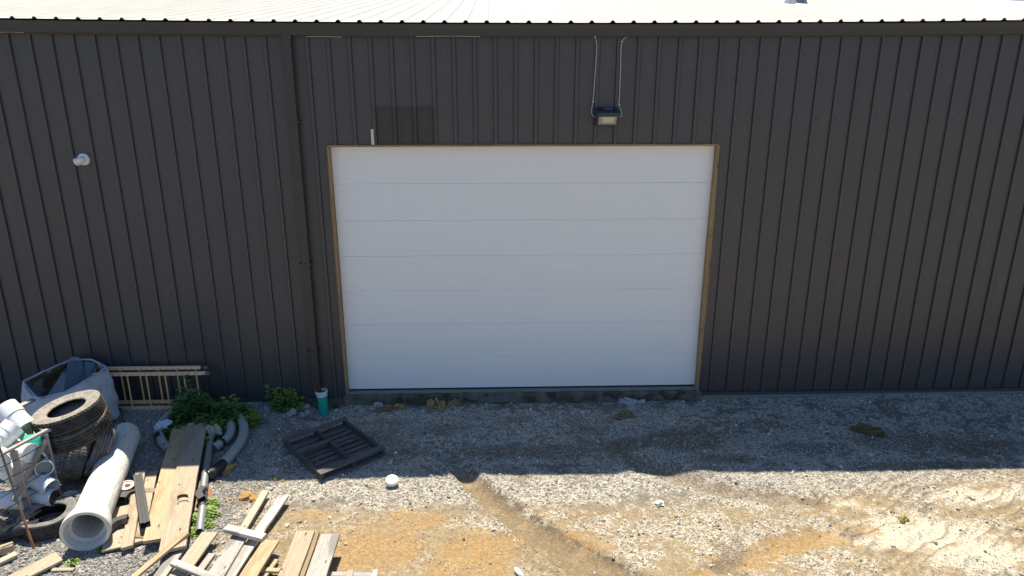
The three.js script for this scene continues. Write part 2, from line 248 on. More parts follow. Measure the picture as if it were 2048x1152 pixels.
const roofTex = colourTex(512, 1024, (u, v) => { const a = fbm(u * 5, v * 22, 4), b = sst(0.6, 0.72, fbm(u * 14 + 9, v * 9, 4)), l = Math.abs(((v * 7) % 1) - 0.5) < 0.012 ? 1 : 0; let c = mix3([0.48, 0.465, 0.415], [0.57, 0.55, 0.49], a); c = mix3(c, [0.55, 0.53, 0.46], b * 0.5); return mix3(c, [0.5, 0.47, 0.4], l * 0.35 * sst(0.4, 0.6, fbm(u * 30, v * 40))); });
M.roof = std({ map: roofTex, roughness: 0.55 }); M.roofGrey = plain(0.44, 0.435, 0.4, 0.6);
// a strip of ribbed sheet between x0 and x1 (0 is the middle of its rib)
const WALLPROF = [[-0.035, 0], [-0.0335, -0.0055], [-0.0295, -0.0055], [-0.024, 0.03], [0.024, 0.03], [0.0295, -0.0055], [0.0335, -0.0055], [0.035, 0], [RIB - 0.035, 0]];
const ROOFPROF = [[-0.04, 0], [-0.014, 0.031], [0.014, 0.031], [0.04, 0], [RIB - 0.04, 0]];
function sheetGeo(x0, x1, y0, y1, uvx = 0, uw = 4, vw = 6, PROF = WALLPROF) {
  const at = x => { for (let i = 0; i + 1 < PROF.length; i++) if (x <= PROF[i + 1][0] + 1e-6) { const [a, b] = PROF[i], [c, d] = PROF[i + 1]; return b + (d - b) * (x - a) / (c - a); } return 0; };
  const pts = [[x0, at(x0)], ...PROF.filter(p => p[0] > x0 + 1e-4 && p[0] < x1 - 1e-4), [x1, at(x1)]], pos = [], uv = [], idx = [], T = 0.004;
  const rows = []; for (let j = 0; j <= 1; j++) rows.push(y0 + (y1 - y0) * j);
  for (const zoff of [0, -T]) for (const y of rows) for (const [x, z] of pts) { pos.push(x, y, z + zoff); uv.push((x + uvx) / uw, y / vw); }
  const n = pts.length; const quad = (a, b, c, d) => idx.push(a, b, c, c, b, d);
  for (let i = 0; i + 1 < n; i++) { quad(i, i + 1, n + i, n + i + 1); quad(2 * n + i + 1, 2 * n + i, 3 * n + i + 1, 3 * n + i); quad(2 * n + i, 2 * n + i + 1, i, i + 1); quad(n + i, n + i + 1, 3 * n + i, 3 * n + i + 1); }
  const g = new THREE.BufferGeometry(); g.setAttribute('position', new THREE.Float32BufferAttribute(pos, 3)); g.setAttribute('uv', new THREE.Float32BufferAttribute(uv, 2)); g.setIndex(idx);
  return toCreasedNormals(g, 0.3);
}
const building = thing('metal_building', 'charcoal ribbed metal building with a white overhead door and pale metal roof', 'building');
{
  const r = RNG(4), full = [0, 1, 2, 3, 4, 5, 6, 7, 8].map(k => sheetGeo(-0.035, RIB - 0.035, 0, WTOP, k * 1.03 + k * k * 0.19)), short = [0, 1].map(k => sheetGeo(-0.035, RIB - 0.035, DTOP, WTOP, k * 1.7));
  const screws = [];
  for (let i = -48; i < 32; i++) {
    const x = i * RIB, a = x - 0.035, b = x + RIB - 0.035; let m;
    const dz = (r() - 0.5) * 0.002;
    if (b <= DX0 || a >= DX1) part('wall_panel', full[(i * 5 + 480) % 9], M.wall, building, [x, 0, dz]);
    else if (a >= DX0 && b <= DX1) part('wall_panel', short[(i + 96) % 2], M.wall, building, [x, 0, dz]);
    else {
      const cut = a < DX0 ? DX0 : DX1;
      part('wall_panel', sheetGeo(-0.035, cut - x, a < DX0 ? 0 : DTOP, WTOP, 0.4), M.wall, building, [x, 0, dz]);
      part('wall_panel', sheetGeo(cut - x, RIB - 0.035, a < DX0 ? DTOP : 0, WTOP, 0.9), M.wall, building, [x, 0, dz]);
    }
    for (const y of [0.12, 1.62, 3.12, 4.62]) if (b <= DX0 || a >= DX1 || y > DTOP) { const s = new THREE.CylinderGeometry(0.0075, 0.009, 0.008, 6).rotateX(Math.PI / 2).translate(x + 0.055, y + (r() - 0.5) * 0.02, 0.005); screws.push(s); }
  }
  part('screws', mergeGeometries(screws), plain(0.035, 0.035, 0.04, 0.5), building, null, 'stuff');
  // the wall's inner layer, gables, back wall, floor
  const inM = plain(0.3, 0.3, 0.3, 0.9), inner = (w, h, d, x, y, z) => part('inner_wall', new THREE.BoxGeometry(w, h, d), inM, building, [x, y, z]);
  inner(DX0 - 0.04 - BX0, 5.9, 0.12, (BX0 + DX0 - 0.04) / 2, 2.95, -0.1); inner(BX1 - DX1 - 0.04, 5.9, 0.12, (BX1 + DX1 + 0.04) / 2, 2.95, -0.1); inner(DX1 - DX0 + 0.08, 1.62, 0.12, (DX0 + DX1) / 2, 5.09, -0.1);
  part('rear_wall', new THREE.BoxGeometry(BX1 - BX0, 5.9, 0.14), M.wall, building, [(BX0 + BX1) / 2, 2.95, -DEPTH]);
  for (const x of [BX0 + 0.05, BX1 - 0.05]) { const s = new THREE.Shape([[0, 0], [DEPTH, 0], [DEPTH, 5.98], [DEPTH / 2, 5.98 + SLOPE * DEPTH / 2 - 0.03], [0, 5.98]].map(p => new THREE.Vector2(...p))); part('gable_wall', new THREE.ExtrudeGeometry(s, { depth: 0.1, bevelEnabled: false }).rotateY(Math.PI / 2), M.wall, building, [x - 0.05, 0, 0 - 0.04]); }
  part('floor_slab', moved(new THREE.BoxGeometry(BX1 - BX0 - 0.1, 0.3, DEPTH - 0.3), (BX0 + BX1) / 2, -0.1, -DEPTH / 2 - 0.1), M.concrete, building);
  // roof sheets
  const roofL = DEPTH / 2 / Math.cos(Math.atan(SLOPE)) + 0.15, rs = [0, 1, 2].map(k => sheetGeo(-0.04, RIB - 0.04, 0, roofL, k * 0.37, 1.1, 9, ROOFPROF));
  const ang = Math.atan(SLOPE);
  for (let i = -48; i < 32; i++) {
    const m = part('roof_panel', rs[(i + 96) % 3], M.roof, building, [i * RIB - 0.12, 6.0 + sag(i * RIB) - 0.008, 0.115]); m.rotation.x = -Math.PI / 2 + ang;
  }
  const br = part('back_roof', new THREE.BoxGeometry(BX1 - BX0 + 0.2, 0.04, roofL), M.roof, building, [(BX0 + BX1) / 2, 6.04 + SLOPE * DEPTH / 4, -DEPTH * 0.75]); br.rotation.x = -ang;
  part('ridge_cap', new THREE.CylinderGeometry(0.16, 0.16, BX1 - BX0 + 0.2, 12).rotateZ(Math.PI / 2).scale(1, 0.45, 1), M.roof, building, [(BX0 + BX1) / 2, 6.05 + SLOPE * DEPTH / 2, -DEPTH / 2]);
  const deck = part('roof_deck', new THREE.BoxGeometry(BX1 - BX0 - 0.2, 0.03, roofL - 0.3), plain(0.25, 0.25, 0.24, 0.9), building, [(BX0 + BX1) / 2, 5.93 + SLOPE * DEPTH / 4, -DEPTH / 4]); deck.rotation.x = ang;
  // two dull grey sheets high on the roof
  for (const [x, l] of [[W(930, 10, -6).x, 3.2], [W(960, 10, -6).x, 3.2]]) { const i = Math.round((x + 0.12) / RIB); const m = part('roof_patch', sheetGeo(0.045, RIB - 0.045, 0, l, 0.2, 4, 6, ROOFPROF), M.roofGrey, building, [i * RIB - 0.12, 6.0 + 0.001 + SLOPE * 5.4, 0.115 - 5.4]); m.rotation.x = -Math.PI / 2 + ang; }
  // gutter with its settled line
  const gs = new THREE.Shape([[0.045, 0], [0.125, 0], [0.13, 0.012], [0.128, 0.1], [0.138, 0.15], [0.136, 0.163], [0.124, 0.163], [0.12, 0.15], [0.116, 0.1], [0.116, 0.012], [0.055, 0.01], [0.055, 0.16], [0.045, 0.16]].map(p => new THREE.Vector2(...p)));
  const bend = g => { const p = g.attributes.position; for (let i = 0; i < p.count; i++) p.setY(i, p.getY(i) + sag(p.getX(i)) + 0.004 * (noise(p.getX(i) * 0.9, 3) - 0.5)); return toCreasedNormals(g, 0.35); };
  const runs = [[BX0, -8.6], [-8.6, -2.55], [-2.55, 3.5], [3.5, BX1]];
  for (const [a, b] of runs) part('gutter', bend(new THREE.ExtrudeGeometry(gs, { depth: b - a, steps: 24, bevelEnabled: false }).rotateY(-Math.PI / 2).scale(1, 1, -1).rotateY(0).applyMatrix4(new THREE.Matrix4().makeScale(-1, 1, -1)).translate(a, 5.807, 0)), M.trim, building);
  // eave trim under the gutter and pale sealant showing in places
  part('eave_trim', bend(new THREE.BoxGeometry(BX1 - BX0, 0.03, 0.05, 60, 1, 1).translate((BX0 + BX1) / 2, 5.80, 0.03)), M.trim, building);
  for (const [x0, y0, x1, y1] of [[-15, 65, 48, 65], [612, 73, 684, 74], [832, 73, 960, 73], [1630, 69, 1700, 68], [1795, 65, 1890, 65], [1974, 65, 2060, 65]]) { const a = W(x0, y0, 0.06), b = W(x1, y1, 0.06); part('sealant_strip', tube([a, a.clone().lerp(b, 0.5).add(V(0, 0.006, 0)), b], 0.0045, 12, 5), M.whitePaint, building); }
  // footing, base trim
  const flat = (w, h, d, x, y, z, sx = 40) => { const g = new THREE.BoxGeometry(w, h, d, sx, 2, 2).translate(x, y, z), p = g.attributes.position, uvs = g.attributes.uv; for (let i = 0; i < p.count; i++) { const k = (noise(p.getX(i) * 5.1, p.getY(i) * 9 + p.getZ(i) * 7) - 0.5) * 0.022; if (p.getZ(i) > z + d * 0.3) p.setZ(i, p.getZ(i) + k); if (p.getY(i) > y + h * 0.3) p.setY(i, p.getY(i) + k * 0.35); uvs.setXY(i, p.getX(i) / 6, (p.getY(i) + p.getZ(i)) / 1.2); } g.computeVertexNormals(); return toCreasedNormals(g, 0.7); };
  part('footing', flat(DX0 - BX0 - 0.05, 0.42, 0.3, (DX0 - 0.05 + BX0) / 2, -0.225, -0.11, 90), M.footing, building);
  part('footing', flat(BX1 - DX1 - 0.05, 0.42, 0.34, (BX1 + DX1 + 0.05) / 2, -0.225, -0.115, 90), M.footingBare, building);
  part('door_sill', flat(DX1 - DX0 + 0.1, 0.5, 0.42, (DX0 + DX1) / 2, -0.182, -0.135, 110), M.footing, building);
  part('sill_cap', flat(DX1 - DX0 - 0.02, 0.03, 0.2, (DX0 + DX1) / 2, 0.085, -0.1, 110), M.footingBare, building);
  for (const [a, b] of [[BX0, DX0], [DX1, BX1]]) part('base_trim', moved(new THREE.BoxGeometry(b - a - 0.03, 0.05, 0.018), (a + b) / 2, 0.012, 0.043), M.wall, building);
  // door opening: rough wooden jambs and the header, with an uneven cut edge
  const jamb = (L, seed) => { const g = boardGeo(L, 0.12, 0.045, seed, 0.6); return g; };
  M.jamb = wood(TAN, [0.74, 0.62, 0.44]);
  const doorFrame = new THREE.Group(); doorFrame.name = 'door_frame'; building.add(doorFrame);
  for (const [x, s] of [[DX0 + 0.0, 1], [DX1 - 0.0, -1]]) {
    const m = part('jamb', jamb(4.14, s + 5), M.jamb, doorFrame, [x + s * 0.004, 2.16, -0.03]); m.rotation.set(0, 0, Math.PI / 2); 
    const e = part('jamb_edge', boardGeo(4.16, 0.028, 0.03, s + 9, 2.6), M.jamb, doorFrame, [x + s * 0.008, 2.15, 0.034]); e.rotation.set(Math.PI / 2, 0, Math.PI / 2, 'ZXY');
  }
  const hd = part('header', boardGeo(6.0, 0.12, 0.03, 12, 0.4), M.jamb, doorFrame, [(DX0 + DX1) / 2, DTOP - 0.008, -0.03]);
  // overhead door of seven sections
  const grain = heightTex(512, 512, (u, v) => 0.5 * fbm(u * 4, v * 90, 3) + 0.5 * fbm(u * 14, v * 160 + 7, 2));
  const doorTex = colourTex(512, 256, (u, v) => { const k = 0.988 + 0.012 * fbm(u * 5, v * 40, 3), d = sst(0.72, 0.8, fbm(u * 9, v * 60 + 3, 3)); return mix3([0.87 * k, 0.885 * k, 0.865 * k], [0.6, 0.59, 0.56], d * 0.1); });
  M.door = std({ map: doorTex, bumpMap: grain, bumpScale: 0.0025, roughness: 0.5 });
  const door = new THREE.Group(); door.name = 'overhead_door'; building.add(door);
  const lip = new THREE.Shape(); const hs = 0.5845; lip.moveTo(-0.025, 0); lip.lineTo(0.016, 0); lip.lineTo(0.02, 0.003); lip.lineTo(0.02, hs - 0.0045); lip.lineTo(0.017, hs - 0.0015); lip.lineTo(-0.025, hs - 0.0015); lip.closePath();
  const sec = new THREE.ExtrudeGeometry(lip, { depth: DX1 - DX0 - 0.05, bevelEnabled: false }).rotateY(-Math.PI / 2).applyMatrix4(new THREE.Matrix4().makeScale(-1, 1, 1)); 
  { const p = sec.attributes.position, u = sec.attributes.uv; for (let i = 0; i < p.count; i++) u.setXY(i, p.getX(i) / 3, p.getY(i) / 0.62); if (sec.index) { const a = sec.index.array; for (let i = 0; i < a.length; i += 3) { const t = a[i]; a[i] = a[i + 1]; a[i + 1] = t; } } }
  let sg = sec; if (!sg.index) { const p = sg.toNonIndexed ? sg : sg; const at = p.attributes; for (const n in at) { const A = at[n], s = A.itemSize; for (let i = 0; i < A.count; i += 3) for (let k = 0; k < s; k++) { const t = A.array[i * s + k]; A.array[i * s + k] = A.array[(i + 1) * s + k]; A.array[(i + 1) * s + k] = t; } } }
  sg.deleteAttribute('normal'); sg = toCreasedNormals(sg, 0.2);
  sg.computeBoundingBox(); const cx = (sg.boundingBox.min.x + sg.boundingBox.max.x) / 2; sg.translate(-cx, 0, 0);
  for (let k = 0; k < 7; k++) part('door_section', sg, M.door, door, [(DX0 + DX1) / 2, 0.13 + k * hs, -0.1 + (hash(k, 9) - 0.5) * 0.003]);
  part('door_seal', new THREE.BoxGeometry(DX1 - DX0 - 0.06, 0.02, 0.035), M.black, door, [(DX0 + DX1) / 2, 0.118, -0.1]);
  // brown downspout
  const spout = new THREE.Group(); spout.name = 'downspout'; building.add(spout);
  const c0 = W(576, 76, 0.06), c1 = W(634, 778, 0.08), prof = (w, d, L) => { const g = box(w, L, d, 0.006); return g; };
  const a = V(-5.755, 5.8, 0.085), b = V(-5.775, 0.13, 0.085); const sp = part('spout_pipe', box(0.125, a.distanceTo(b), 0.09, 0.008), M.trim, spout, a.clone().lerp(b, 0.5).toArray()); sp.rotation.z = Math.atan2(a.x - b.x, -(a.y - b.y)) + Math.PI;
  part('outlet', box(0.15, 0.06, 0.085, 0.006), M.trim, spout, [-5.755, 5.79, 0.088]);
  for (const y of [4.6, 2.4, 0.9]) part('strap', box(0.19, 0.03, 0.1, 0.003), M.trim, spout, [-5.76 - (5.8 - y) * 0.0035, y, 0.086]);
  // brownish sheet patched in above the door
  const pa = W(749, 216, 0.0), pb = W(871, 290, 0.0);
  for (let x = pa.x; x < pb.x - 0.02;) { const i = Math.floor((x + 0.035) / RIB + 1e-4), e = Math.min(pb.x, (i + 1) * RIB - 0.035); part('patch_panel', sheetGeo(x - i * RIB, e - i * RIB, DTOP + 0.003, pa.y, 0.3), M.patch, building, [i * RIB, 0, 0.007]); x = e; }
  const t0 = W(745, 258, 0.01), t1 = W(746, 289, 0.01); part('silver_tape', new THREE.BoxGeometry(0.042, t0.y - t1.y, 0.004), M.alu, building, [(t0.x + t1.x) / 2, (t0.y + t1.y) / 2, 0.037]);
  const cap = W(823, 220, 0.01); part('patch_edge', new THREE.BoxGeometry(pb.x - pa.x + 0.04, 0.012, 0.01), M.trim, building, [(pa.x + pb.x) / 2, pa.y + 0.004, 0.034]);
}

// ---------------------------------------------------------------- things fixed to the wall and roof
{
  const t = thing('wall_light', 'bronze flood light over the white door, with two pale cables', 'light', [-1.07, 4.66, 0]);
  const s = new THREE.Shape([[0, 0.13], [0.19, 0.085], [0.225, 0.06], [0.225, 0.035], [0.2, 0.03], [0.14, -0.12], [0, -0.12]].map(p => new THREE.Vector2(...p)));
  const h = new THREE.ExtrudeGeometry(s, { depth: 0.32, bevelEnabled: true, bevelSize: 0.006, bevelThickness: 0.006, bevelSegments: 2 }).rotateY(-Math.PI / 2).translate(0.16, 0, 0);
  part('housing', h, plain(0.045, 0.05, 0.062, 0.35, 0.3), t, [0, 0, 0.03]);
  // the sloping glass face
  const tl = Math.atan2(0.06, 0.15), glassFace = new THREE.Group(); glassFace.name = 'lens'; glassFace.position.set(0, -0.045, 0.207); glassFace.rotation.x = tl; t.add(glassFace);
  part('glass', new THREE.BoxGeometry(0.27, 0.14, 0.006), std({ color: rgb(0.3, 0.31, 0.31), roughness: 0.12 }), glassFace);
  part('reflector', new THREE.BoxGeometry(0.17, 0.085, 0.006), plain(0.6, 0.53, 0.38, 0.4), glassFace, [0.005, 0.012, 0.003]);
  const bz = plain(0.05, 0.05, 0.055, 0.4, 0.3); for (const y of [-0.075, 0.075]) part('bezel', box(0.31, 0.018, 0.02, 0.003), bz, glassFace, [0, y, 0.004]); for (const x of [-0.146, 0.146]) part('bezel', box(0.018, 0.132, 0.02, 0.003), bz, glassFace, [x, 0, 0.004]);
  const lab = part('maker_plate', new THREE.BoxGeometry(0.12, 0.002, 0.045), plain(0.3, 0.36, 0.45, 0.4), t, [0.02, 0.122, 0.14]); lab.rotation.x = Math.atan2(0.04, 0.2);
  part('back_plate', box(0.2, 0.2, 0.03, 0.004), M.trim, t, [0, 0, 0.018]);
  const loc = (x, y, z) => W(x, y, z).sub(t.position);
  part('cable', tube([[1190, 73], [1193, 85], [1192, 120], [1189, 165], [1186, 203], [1183, 222], [1186, 232], [1193, 235]].map(([x, y]) => loc(x, y, 0.05)), 0.0065, 60, 6), plain(0.52, 0.52, 0.5, 0.5), t);
  part('cable', tube([[1256, 73], [1246, 79], [1243, 90], [1241, 140], [1239, 190], [1238, 210], [1242, 220], [1243, 232], [1235, 234]].map(([x, y]) => loc(x, y, 0.05)), 0.0065, 60, 6), plain(0.52, 0.52, 0.5, 0.5), t);
  for (const [x, y] of [[1186, 203], [1238, 209], [1244, 83], [1190, 74]]) { const p = loc(x, y, 0.052); part('cable_clip', box(0.03, 0.012, 0.022, 0.002), M.whitePaint, t, p.toArray()); }
}
{
  const c = W(166, 319, 0.05), t = thing('vent_pipe', 'white plastic vent elbow sticking out of the charcoal wall', 'vent pipe', [c.x, c.y, 0]);
  part('flange', new THREE.CylinderGeometry(0.085, 0.09, 0.04, 28).rotateX(Math.PI / 2), M.pvc, t, [0, 0, 0.03]);
  part('elbow', hollow([V(0, 0, 0.03), V(0, 0, 0.1), V(-0.015, -0.008, 0.115), V(-0.035, -0.018, 0.125), V(-0.055, -0.026, 0.126)], 0.05, 0.042, 20, 20), M.pvc, t);
  part('collar', hollow([V(-0.035, -0.018, 0.126), V(-0.066, -0.031, 0.126)], 0.058, 0.048, 2, 24), M.pvc, t);
}
{
  const q = ray(1590, 11), o = camera.position, k = (6.0 + SLOPE * 0.115 - SLOPE * o.z - o.y) / (q.y + SLOPE * q.z), t = thing('roof_vent', 'grey metal vent hood standing on the pale roof', 'roof vent', o.clone().addScaledVector(q, k).toArray());
  part('flashing', new THREE.CylinderGeometry(0.17, 0.3, 0.3, 4).rotateY(Math.PI / 4), plain(0.34, 0.35, 0.38, 0.45, 0.5), t, [0, 0.12, 0]);
  part('pipe', new THREE.CylinderGeometry(0.1, 0.1, 0.5, 18), plain(0.4, 0.41, 0.43, 0.4, 0.6), t, [0, 0.45, 0]);
}
{
  const t = thing('drain_pipe', 'teal drain pipe with a white collar under the brown downspout', 'drain pipe', [-5.7, -0.32, 0.1]);
  part('pipe', hollow([V(0.02, 0, 0.02), V(0, 0.47, 0)], 0.083, 0.077, 4, 28), M.green, t);
  part('collar', hollow([V(0, 0.425, 0.0), V(-0.003, 0.5, 0)], 0.094, 0.086, 2, 28), M.pvc, t);
  part('collar_rim', hollow([V(-0.003, 0.485, 0.0), V(-0.004, 0.52, 0)], 0.104, 0.092, 2, 28), M.pvc, t);
}
// ---------------------------------------------------------------- scrap by the wall: tyres
const dirt = (a, b, seed) => colourTex(256, 256, (u, v) => mix3(a, b, sst(0.42, 0.62, fbm(u * 8 + seed, v * 8, 4))));
const rubberDust = dirt([0.3, 0.27, 0.22], [0.19, 0.175, 0.15], 2), rubberDark = dirt([0.055, 0.052, 0.05], [0.026, 0.025, 0.026], 5), rubberMid = dirt([0.056, 0.052, 0.048], [0.03, 0.029, 0.028], 8), rubberGrey = dirt([0.21, 0.2, 0.185], [0.13, 0.125, 0.118], 11);
const RUB = { dusty: std({ map: rubberDust, roughness: 0.92 }), dark: std({ map: rubberDark, roughness: 0.75 }), mid: std({ map: rubberMid, roughness: 0.88 }), grey: std({ map: rubberGrey, roughness: 0.85 }), lining: plain(0.018, 0.018, 0.02, 0.7) };
function tyre(name, label, D, Wd, rim, opt) {
  const t = thing(name, label, 'tire', [0, 0, 0]), R = D / 2, h = Wd / 2, N = 168, gd = opt.depth ?? 0.011;
  const lathe = (pts, notch, mat, nm, wob = 0) => {
    const pos = [], uv = [], idx = [], n = pts.length;
    for (let i = 0; i <= N; i++) { const a = i / N * 2 * Math.PI; for (let k = 0; k < n; k++) { let [r, y, f] = pts[k]; if (f && notch(i % N, f)) r -= gd * (f === 2 ? 0.9 : 0.7); r *= 1 + wob * Math.sin(a * 2 + 1); pos.push(Math.cos(a) * r, y + wob * 0.4 * Math.cos(a * 3), Math.sin(a) * r); uv.push(a * 1.2, k / n); } }
    for (let i = 0; i < N; i++) for (let k = 0; k + 1 < n; k++) { const p = i * n + k, q = p + n; idx.push(p, p + 1, q, q, p + 1, q + 1); }
    const g = new THREE.BufferGeometry(); g.setAttribute('position', new THREE.Float32BufferAttribute(pos, 3)); g.setAttribute('uv', new THREE.Float32BufferAttribute(uv, 2)); g.setIndex(idx); g.computeVertexNormals();
    return part(nm, toCreasedNormals(g, 0.5), mat, t);
  };
  const T = [], ng = opt.grooves ?? 4, tw = Wd * 0.43; T.push([R * 0.955, -h * 0.985, 0], [R * 0.975, -tw * 1.06, 2], [R * 0.992, -tw, 2]);
  for (let g = 1; g <= ng; g++) { const y = -tw + 2 * tw * g / (ng + 1), w = Wd * (opt.gw ?? 0.024), rr = R - R * 0.008 * ((y / tw) ** 2); T.push([rr, y - w - 0.002, opt.lugs ? 1 : 0], [rr - gd, y - w, 0], [rr - gd, y + w, 0], [rr, y + w + 0.002, opt.lugs ? 1 : 0]); }
  T.push([R * 0.992, tw, 2], [R * 0.975, tw * 1.06, 2], [R * 0.955, h * 0.985, 0]);
  lathe(T, (i, f) => f === 2 ? i % 3 === 0 : i % 4 === 0, opt.tread, 'tread', opt.wob);
  const rr = rim / 2;
  for (const s of [-1, 1]) lathe([[R * 0.955, s * h * 0.985, 0], [R * 0.9, s * h * 1.0, 0], [R * 0.89, s * h * 1.015, 0], [R * 0.86, s * h * 1.015, 0], [mix(rr, R, 0.6), s * h * 1.03, 0], [mix(rr, R, 0.35), s * h * 0.96, 0], [mix(rr, R, 0.16), s * h * 0.87, 0], [mix(rr, R, 0.13), s * h * 0.88, 0], [rr * 1.03, s * h * 0.82, 0], [rr, s * h * 0.76, 0], [rr * 1.0, s * h * 0.62, 0]], () => false, opt.side, 'sidewall', opt.wob);
  lathe([[rr, h * 0.62, 0], [mix(rr, R, 0.4), h * 0.78, 0], [R * 0.9, h * 0.8, 0], [R * 0.94, 0, 0], [R * 0.9, -h * 0.8, 0], [mix(rr, R, 0.4), -h * 0.78, 0], [rr, -h * 0.62, 0]], () => false, RUB.lining, 'lining', opt.wob);
  return t;
}
{
  const c = G(135, 812, 1.17), tilt = 0.2;
  const a = tyre('tire', 'dusty tan topped tire lying uppermost on the tire stack', 0.87, 0.205, 0.47, { tread: RUB.mid, side: RUB.dusty, grooves: 4, depth: 0.018, gw: 0.03 });
  a.position.set(c.x, GY + 1.07, c.z); a.rotation.set(0.02, 0.3, tilt * 0.95);
  const b = tyre('tire', 'worn tire with blocky lugs under the dusty topped one in the stack', 0.87, 0.205, 0.47, { tread: RUB.mid, side: RUB.dusty, grooves: 3, lugs: true, depth: 0.014 });
  b.position.set(c.x + 0.05, GY + 0.885, c.z - 0.02); b.rotation.set(0.03, 1.1, tilt * 1.35);
  const l1 = tyre('tire', 'nearly black tire propped upright beneath the left of the tire stack', 0.74, 0.22, 0.4, { tread: RUB.grey, side: RUB.dark, grooves: 1, depth: 0.009 });
  l1.position.copy(G(148, 920, 0.4)).add(V(-0.08, 0, -0.24)).setY(GY + 0.38); l1.rotation.set(0, 0.42, Math.PI / 2 - 0.42, 'YXZ');
  const l2 = tyre('tire', 'grooved grey tire leaning between the black one and the concrete pipe', 0.76, 0.21, 0.4, { tread: RUB.grey, side: RUB.dark, grooves: 4, depth: 0.014, gw: 0.03 });
  l2.position.copy(G(194, 914, 0.4)).add(V(-0.08, 0, -0.22)).setY(GY + 0.4); l2.rotation.set(0, 0.42, Math.PI / 2 - 0.46, 'YXZ');
  const f = G(97, 1030, 0.17), l = tyre('tire', 'small smooth car tire lying flat beside the concrete pipe mouth', 0.66, 0.21, 0.4, { tread: RUB.mid, side: RUB.grey, grooves: 2, depth: 0.005, wob: 0.018 });
  l.position.set(f.x, GY + 0.125, f.z); l.rotation.set(0.03, 0.5, 0.04);
}
// ---------------------------------------------------------------- concrete pipe
{
  const a = V(-7.6, GY + 0.285, 3.80), b = V(-8.33, GY + 0.225, 1.36), L = a.distanceTo(b), t = thing('concrete_pipe', 'long pale concrete sewer pipe with its bell end towards the yard', 'pipe');
  orient(t, a, b);
  const l = (pts) => toCreasedNormals(new THREE.LatheGeometry(pts.map(p => new THREE.Vector2(...p)), 72).rotateZ(-Math.PI / 2), 0.5);
  const x0 = -L / 2;
  part('bell', l([[0.168, x0 + 0.13], [0.208, x0 + 0.126], [0.219, x0 + 0.01], [0.225, x0], [0.256, x0], [0.264, x0 + 0.01], [0.265, x0 + 0.07], [0.257, x0 + 0.12], [0.222, x0 + 0.29], [0.211, x0 + 0.33]]), M.concrete, t);
  part('barrel', l([[0.211, x0 + 0.33], [0.209, 0], [0.208, L / 2 - 0.1], [0.19, L / 2 - 0.095], [0.186, L / 2], [0.16, L / 2], [0.158, 0], [0.168, x0 + 0.13]]), M.concrete, t);
}
